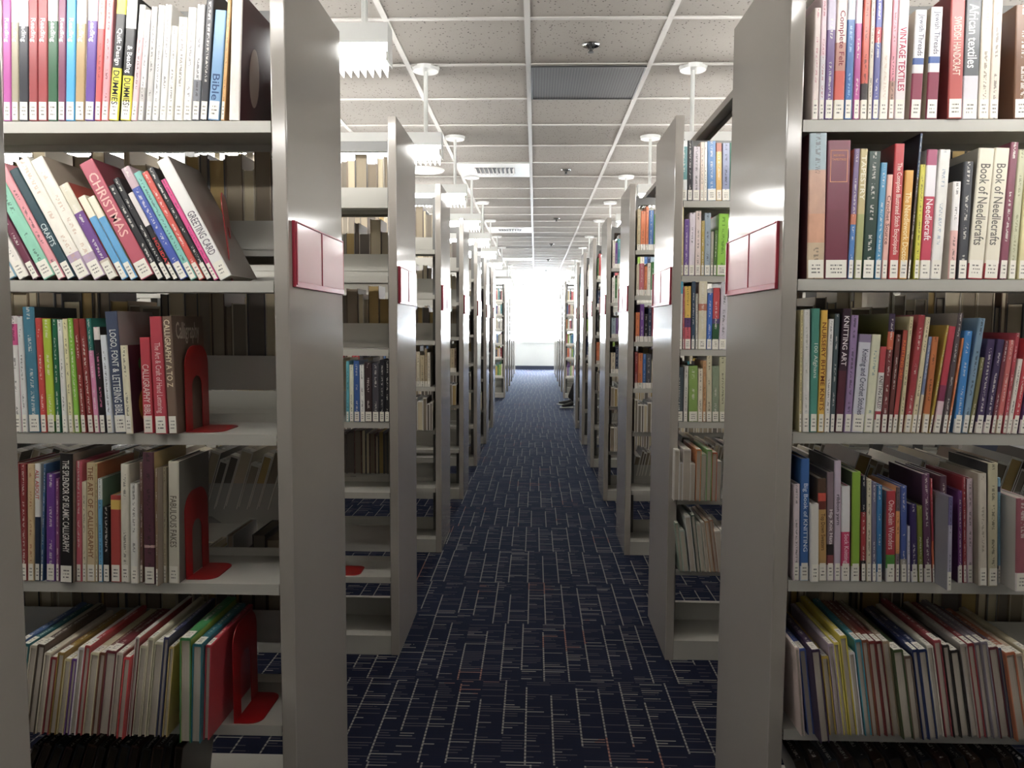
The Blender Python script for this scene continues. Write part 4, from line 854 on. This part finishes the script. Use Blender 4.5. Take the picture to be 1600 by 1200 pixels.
# rear rows, seen from behind through the near bookcases
for side in (-1, 1):
    for i, Y in enumerate(YL):
        s = 'L' if side < 0 else 'R'; zr = shelves_rear(s, i); zf = shelves_front(s, i)
        near = i < 2; wdt = 0.86 if i == 0 else (0.86 if i < 3 else 0.5)
        for n_, z in enumerate(zr):
            up_ = (n_ >= 4 and i > 0) or (i == 0 and n_ == 3)
            nxt = zr[n_-1] if n_ > 0 else H
            hmax = min(0.275, nxt - z - 0.06)
            if side < 0 and i >= 1 and n_ == len(zr)-1: continue
            if side > 0 and i >= 1 and n_ == len(zr)-1 and i % 2: continue
            x0, x1 = span(side, 0.03, wdt)
            if i == 0 and side < 0: x0, x1 = span(side, 0.03, 0.87)
            y = Y + D - 0.19 - 0.006 - (0.0 if not up_ else 0.03)
            lean = R2.choice([0, 0, 0.0, 0.2 if n_ == 3 else 0])
            if up_: stuff_row(x0, x1-0.07, y-0.01, z+0.001, 1, WARM, 0.12, min(0.17, hmax), lean=0.30 if i == 0 else R2.choice([.1, .2]), up=True, simple=True)
            else: stuff_row(x0, x1, y, z+0.001, -1, WARM, max(0.12, hmax-0.08), hmax, lean=0.0, tmin=.012, tmax=.052)
        # second section of the rear and front rows, glimpsed past the first
        # front rows of the bookcases that have no measured books
        for n_, z in enumerate(zf):
            if i == 0: continue
            if i == 1 and (side > 0): 
                if n_ < 6: continue
            if i == 1 and side < 0: continue
            if side < 0 and i <= 3 and n_ not in (3, 4): continue
            if side < 0 and i > 3 and R2.random() < 0.45: continue
            if side > 0 and n_ >= 5 and i != 3: continue
            nxt = zf[n_-1] if n_ > 0 else H
            hmax = min(0.26, nxt - z - 0.05); x0, x1 = span(side, 0.008, wdt)
            up_ = (n_ >= 4) or (side < 0 and n_ == 4)
            stuff_row(x0, x1 if side > 0 else x1, Y+0.012 - (0.03 if up_ else 0), z+0.001, 1, (MIXED if side > 0 else WARM+MIXED[:6]) if not up_ else WARM, max(.14, hmax-0.07), hmax if not up_ else min(hmax, .2), up=up_, simple=i > 2)
    for i, Y in enumerate(YF[:2]):
        for n_, z in enumerate(shelves_front('x', 9)):
            nxt = shelves_front('x', 9)[n_-1] if n_ else H
            hmax = min(0.25, nxt-z-0.05); x0, x1 = span(side, .008, .7)
            if n_ < 6: stuff_row(x0, x1, Y+0.012, z+0.001, 1, MIXED, hmax-.06, hmax, simple=True)
# lower rear row of the second left bookcase, leaning, and small volumes
Z = shelves_front('L', 1); x0, x1 = span(-1, 0.02, .5)
stuff_row(x0+.0, x1, YL[1]+.26, Z[4]+0.03, -1, ['#6c6460', '#4c4846', '#7c3c30', '#5c5c60'], .17, .2, lean=0.0, simple=True)
o = mb.build('book_rows', [m_cover, m_pages2])
tag(o, 'many further books filling the back sides and the more distant grey bookcases', 'books', kind='stuff')

# ------------------------------------------------------------------ red bookends
def bookend_mesh(Wd=0.13, Hh=0.21, base=0.10, th=0.0015):
    """upright plate in the y-z plane at x = 0 with an arched cut, tongue lying along +x"""
    q = MB(); n = 12
    outer = [(0, 0), (0, Hh-0.05)] + [(0.05-0.05*math.cos(math.pi/2*j/n), Hh-0.05+0.05*math.sin(math.pi/2*j/n)) for j in range(1, n+1)] + \
            [(Wd-0.05+0.05*math.sin(math.pi/2*j/n), Hh-0.05+0.05*math.cos(math.pi/2*j/n)) for j in range(0, n+1)] + [(Wd, 0)]
    iw0, iw1 = Wd*0.28, Wd*0.72; ir = (iw1-iw0)/2; ih = Hh*0.5
    inner = [(iw0, 0), (iw0, ih)] + [((iw0+iw1)/2 - ir*math.cos(math.pi*j/n), ih + ir*math.sin(math.pi*j/n)) for j in range(1, n)] + [(iw1, ih), (iw1, 0)]
    for xx, rev in ((0, True), (th, False)):
        # fan strips: match outer and inner points proportionally
        No, Ni = len(outer), len(inner); m_ = max(No, Ni)*2
        for j in range(m_):
            a = outer[round(j*(No-1)/m_)]; b = outer[round((j+1)*(No-1)/m_)]; c = inner[round((j+1)*(Ni-1)/m_)]; d = inner[round(j*(Ni-1)/m_)]
            pts = []
            for p_ in (a, b, c, d):
                if not pts or p_ != pts[-1]: pts.append(p_)
            if pts[0] == pts[-1]: pts.pop()
            if len(pts) > 2: q.quad([(xx, u, v) for u, v in (reversed(pts) if rev else pts)])
    for pl_ in (outer, inner):
        for j in range(len(pl_)-1):
            a, b = pl_[j], pl_[j+1]; q.quad([(0, *a), (0, *b), (th, *b), (th, *a)])
    return q
def tongue_mesh(Wd=0.13, base=0.09, th=0.0015):
    q = MB(); n = 8; w0, w1 = 0.0, Wd
    poly = [(0.0015, w0)] + [(base-0.03+0.03*math.sin(math.pi/2*j/n), w0+0.03-0.03*math.cos(math.pi/2*j/n)) for j in range(n+1)] + [(base-0.03+0.03*math.cos(math.pi/2*j/n), w1-0.03+0.03*math.sin(math.pi/2*j/n)) for j in range(n+1)] + [(0.0015, w1)]
    q.prism(poly, 'z', 0.0, th); return q
def bookend(loc, label, rot=0.0, Hh=0.21, base=0.09, rz=0.0, mirror=False, Wd=0.13):
    r = empty('bookend', loc, (0, rot, rz))
    a, b = bookend_mesh(Wd, Hh), tongue_mesh(Wd, base)
    a.build('plate', m_redmetal, r); b.build('tongue', m_redmetal, r)
    return tag(r, label, 'bookend', 'red metal bookends')
Z = FRONT[('L', 0)]
def rightmost(unit, si):
    for u_, s_, _, out in BOOKS:
        if u_ == unit and s_ == si:
            root, cn, name, t, h = out[-1]; return root.location.x + t + 0.004
xe = rightmost('L1', 2); bookend((xe, yl+.03, Z[2]+.0008), 'red arched bookend holding the brown CALLIGRAPHY A TO Z, third shelf, near left bookcase', Hh=.205, base=.085)
xe = rightmost('L1', 3); bookend((xe, yl+.03, Z[3]+.0008), 'red arched bookend beside FABULOUS FAKES, fourth shelf, near left bookcase', Hh=.21, base=.07)
xe = rightmost('L1', 4); bookend((xe+.014, yl+.01, Z[4]+.0008), 'dark red bookend at the end of the fifth-shelf row, near left bookcase', Hh=.235, base=.065, Wd=.16)
Xq, _ = P(372, 437, yl+.06); bookend((Xq, yl+.05, Z[1]+.004), 'red bookend leaning left alone at the right of the second shelf, near left bookcase', rot=-.17, Hh=.19, base=.0)if False else None
r = empty('bookend', (P(366, 437, yl+.06)[0], yl+.045, Z[1]+.0006), (0, -.11, .27)); bookend_mesh(.13, .215).build('plate', m_redmetal, r)
T_ = tongue_mesh(.13, .06); T_.v = [(-v[0], v[1], v[2]) for v in T_.v]; T_.f = [tuple(reversed(f)) for f in T_.f]; tg = T_.build('tongue', m_redmetal, r); tg.rotation_euler = (0, .11, 0)
tag(r, 'red bookend tilting left, seen edge-on beside the leaning books, second shelf, near left bookcase', 'bookend', 'red metal bookends')
Z2 = FRONT[('L', 1)]
bookend((P(524, 437, y2)[0]-.1, y2+.03, Z2[2]+.0008), 'dark red bookend on the third shelf of the second left bookcase', Hh=.2, base=.05)
bookend((P(545, 901, y2)[0]-.055, y2+.02, Z2[5]+.0008), 'bright red bookend with its foot showing, sixth shelf, second left bookcase', Hh=.2, base=.095)

# ------------------------------------------------------------------ seated reader, mostly hidden behind the right bookcases
def skin_obj(name, pts, edges, m, parent=None, sub=2):
    me = bpy.data.meshes.new(name); me.from_pydata([p[:3] for p in pts], edges, [])
    me.materials.append(m); o = bpy.data.objects.new(name, me); col.objects.link(o)
    if parent is not None: o.parent = parent
    md = o.modifiers.new('skin', 'SKIN'); md.use_smooth_shade = True
    for i, p in enumerate(pts):
        rr = p[3]; me.skin_vertices[0].data[i].radius = rr if isinstance(rr, tuple) else (rr, rr); me.skin_vertices[0].data[i].use_root = (i == 0)
    s = o.modifiers.new('sub', 'SUBSURF'); s.levels = s.render_levels = sub
    return o
pr = empty('person', (1.16, 13.25, 0))
tag(pr, 'seated person in black trousers and black shoe, foot reaching into the aisle', 'person')
# local: faces -x (towards the aisle)
B = [(0, 0, .50, .13), (0, 0, .66, .125), (-.01, 0, .86, .135), (-.02, 0, 1.0, .12), (-.02, 0, 1.08, .055), (-.03, 0, 1.13, .052),
     (-.03, -.12, 1.01, .06), (-.05, -.19, .97, .05), (-.07, -.23, .72, .042), (-.20, -.17, .66, .035), (-.29, -.12, .67, .028),
     (-.03, .12, 1.01, .06), (-.05, .19, .97, .05), (-.07, .23, .72, .042), (-.20, .17, .66, .035), (-.29, .12, .67, .028)]
skin_obj('shirt', [b for b in B], [(0,1),(1,2),(2,3),(3,4),(4,5),(3,6),(6,7),(7,8),(8,9),(9,10),(3,11),(11,12),(12,13),(13,14),(14,15)], m_shirt, pr)
Lg = [(0, 0, .52, .125), (-.04, -.09, .51, .095), (-.42, -.10, .50, .065), (-.52, -.09, .12, .042), (-.04, .09, .51, .095), (-.38, .11, .56, .065), (-.56, .08, .14, .045)]
skin_obj('trousers', Lg, [(0,1),(1,2),(2,3),(0,4),(4,5),(5,6)], m_trouser, pr)
def shoe(p, dx, ang):
    s = skin_obj('shoe', [(p[0]+.04, p[1], p[2]+.01, .038), (p[0], p[1], p[2]-.02, (.042, .04)), (p[0]+dx*.6, p[1], p[2]-.045+ang*.6, (.045, .03)), (p[0]+dx, p[1], p[2]-.055+ang, (.036, .02))], [(0,1),(1,2),(2,3)], m_black, pr)
    q = MB(); T = Matrix.Translation((p[0], p[1], 0)); q.prism([(-.0+.05, p[2]-.085), (.05, p[2]-.065), (dx*.6, p[2]-.075+ang*.6), (dx-.03, p[2]-.075+ang), (dx-.03, p[2]-.088+ang), (dx*.6, p[2]-.09+ang*.6)], 'y', -.04, .04)
    q.v = [(v[0]+p[0], v[1]+p[1], v[2]) for v in q.v]; q.build('shoe_sole', mat('sole', '#b8b8b8', .6) if 'sole' not in bpy.data.materials else bpy.data.materials['sole'], s)
shoe((-.53, -.09, .092), -.17, .0); shoe((-.56, .08, .11), -.19, .02)
hd = [(-.03, 0, 1.12, .05), (-.045, 0, 1.18, .075), (-.05, 0, 1.25, .088), (-.04, 0, 1.31, .075)]
skin_obj('head', hd, [(0,1),(1,2),(2,3)], m_skin, pr)
q = MB(); q.prism([(-.13, 1.24), (-.155, 1.205), (-.13, 1.2)], 'y', -.012, .012); q.build('nose', m_skin, pr, .003)
skin_obj('hair', [(-.03, 0, 1.29, .08), (.01, 0, 1.30, .085), (.02, 0, 1.24, .075), (.02, 0, 1.17, .05)], [(0,1),(1,2),(2,3)], m_hair, pr)
for sy in (-1, 1):
    pts = [(-.29, sy*.12, .67, .026), (-.335, sy*.115, .675, .03)]; ed = [(0, 1)]
    for f in range(4):
        b = len(pts); yy = sy*(.115 + (f-1.5)*.017); ed.append((1, b)); pts += [(-.365, yy, .678, .009), (-.392, yy, .672, .0085), (-.41, yy, .66, .0075)]; ed += [(b, b+1), (b+1, b+2)]
    b = len(pts); pts += [(-.335, sy*.085, .67, .010), (-.36, sy*.07, .668, .009)]; ed += [(1, b), (b, b+1)]
    skin_obj('hand', pts, ed, m_skin, pr)
ch = empty('chair', (1.2, 13.25, 0)); tag(ch, 'low chair with dark blue seat under the seated reader, behind the right bookcases', 'chair')
q = MB(); q.box((-.24, -.23, .36), (.2, .23, .42)); q.build('seat', m_seat, ch, .015)
q = MB(); T = Matrix.Rotation(.12, 4, 'Y'); q.box((.16, -.22, .40), (.2, .22, .85), T=T); q.build('backrest', m_seat, ch, .012)
for sx in (-.2, .17):
    for sy in (-.2, .2):
        q = MB(); q.cyl((sx, sy, 0.0), (sx, sy, .36), .012, 10); q.build('leg', m_chrome, ch)
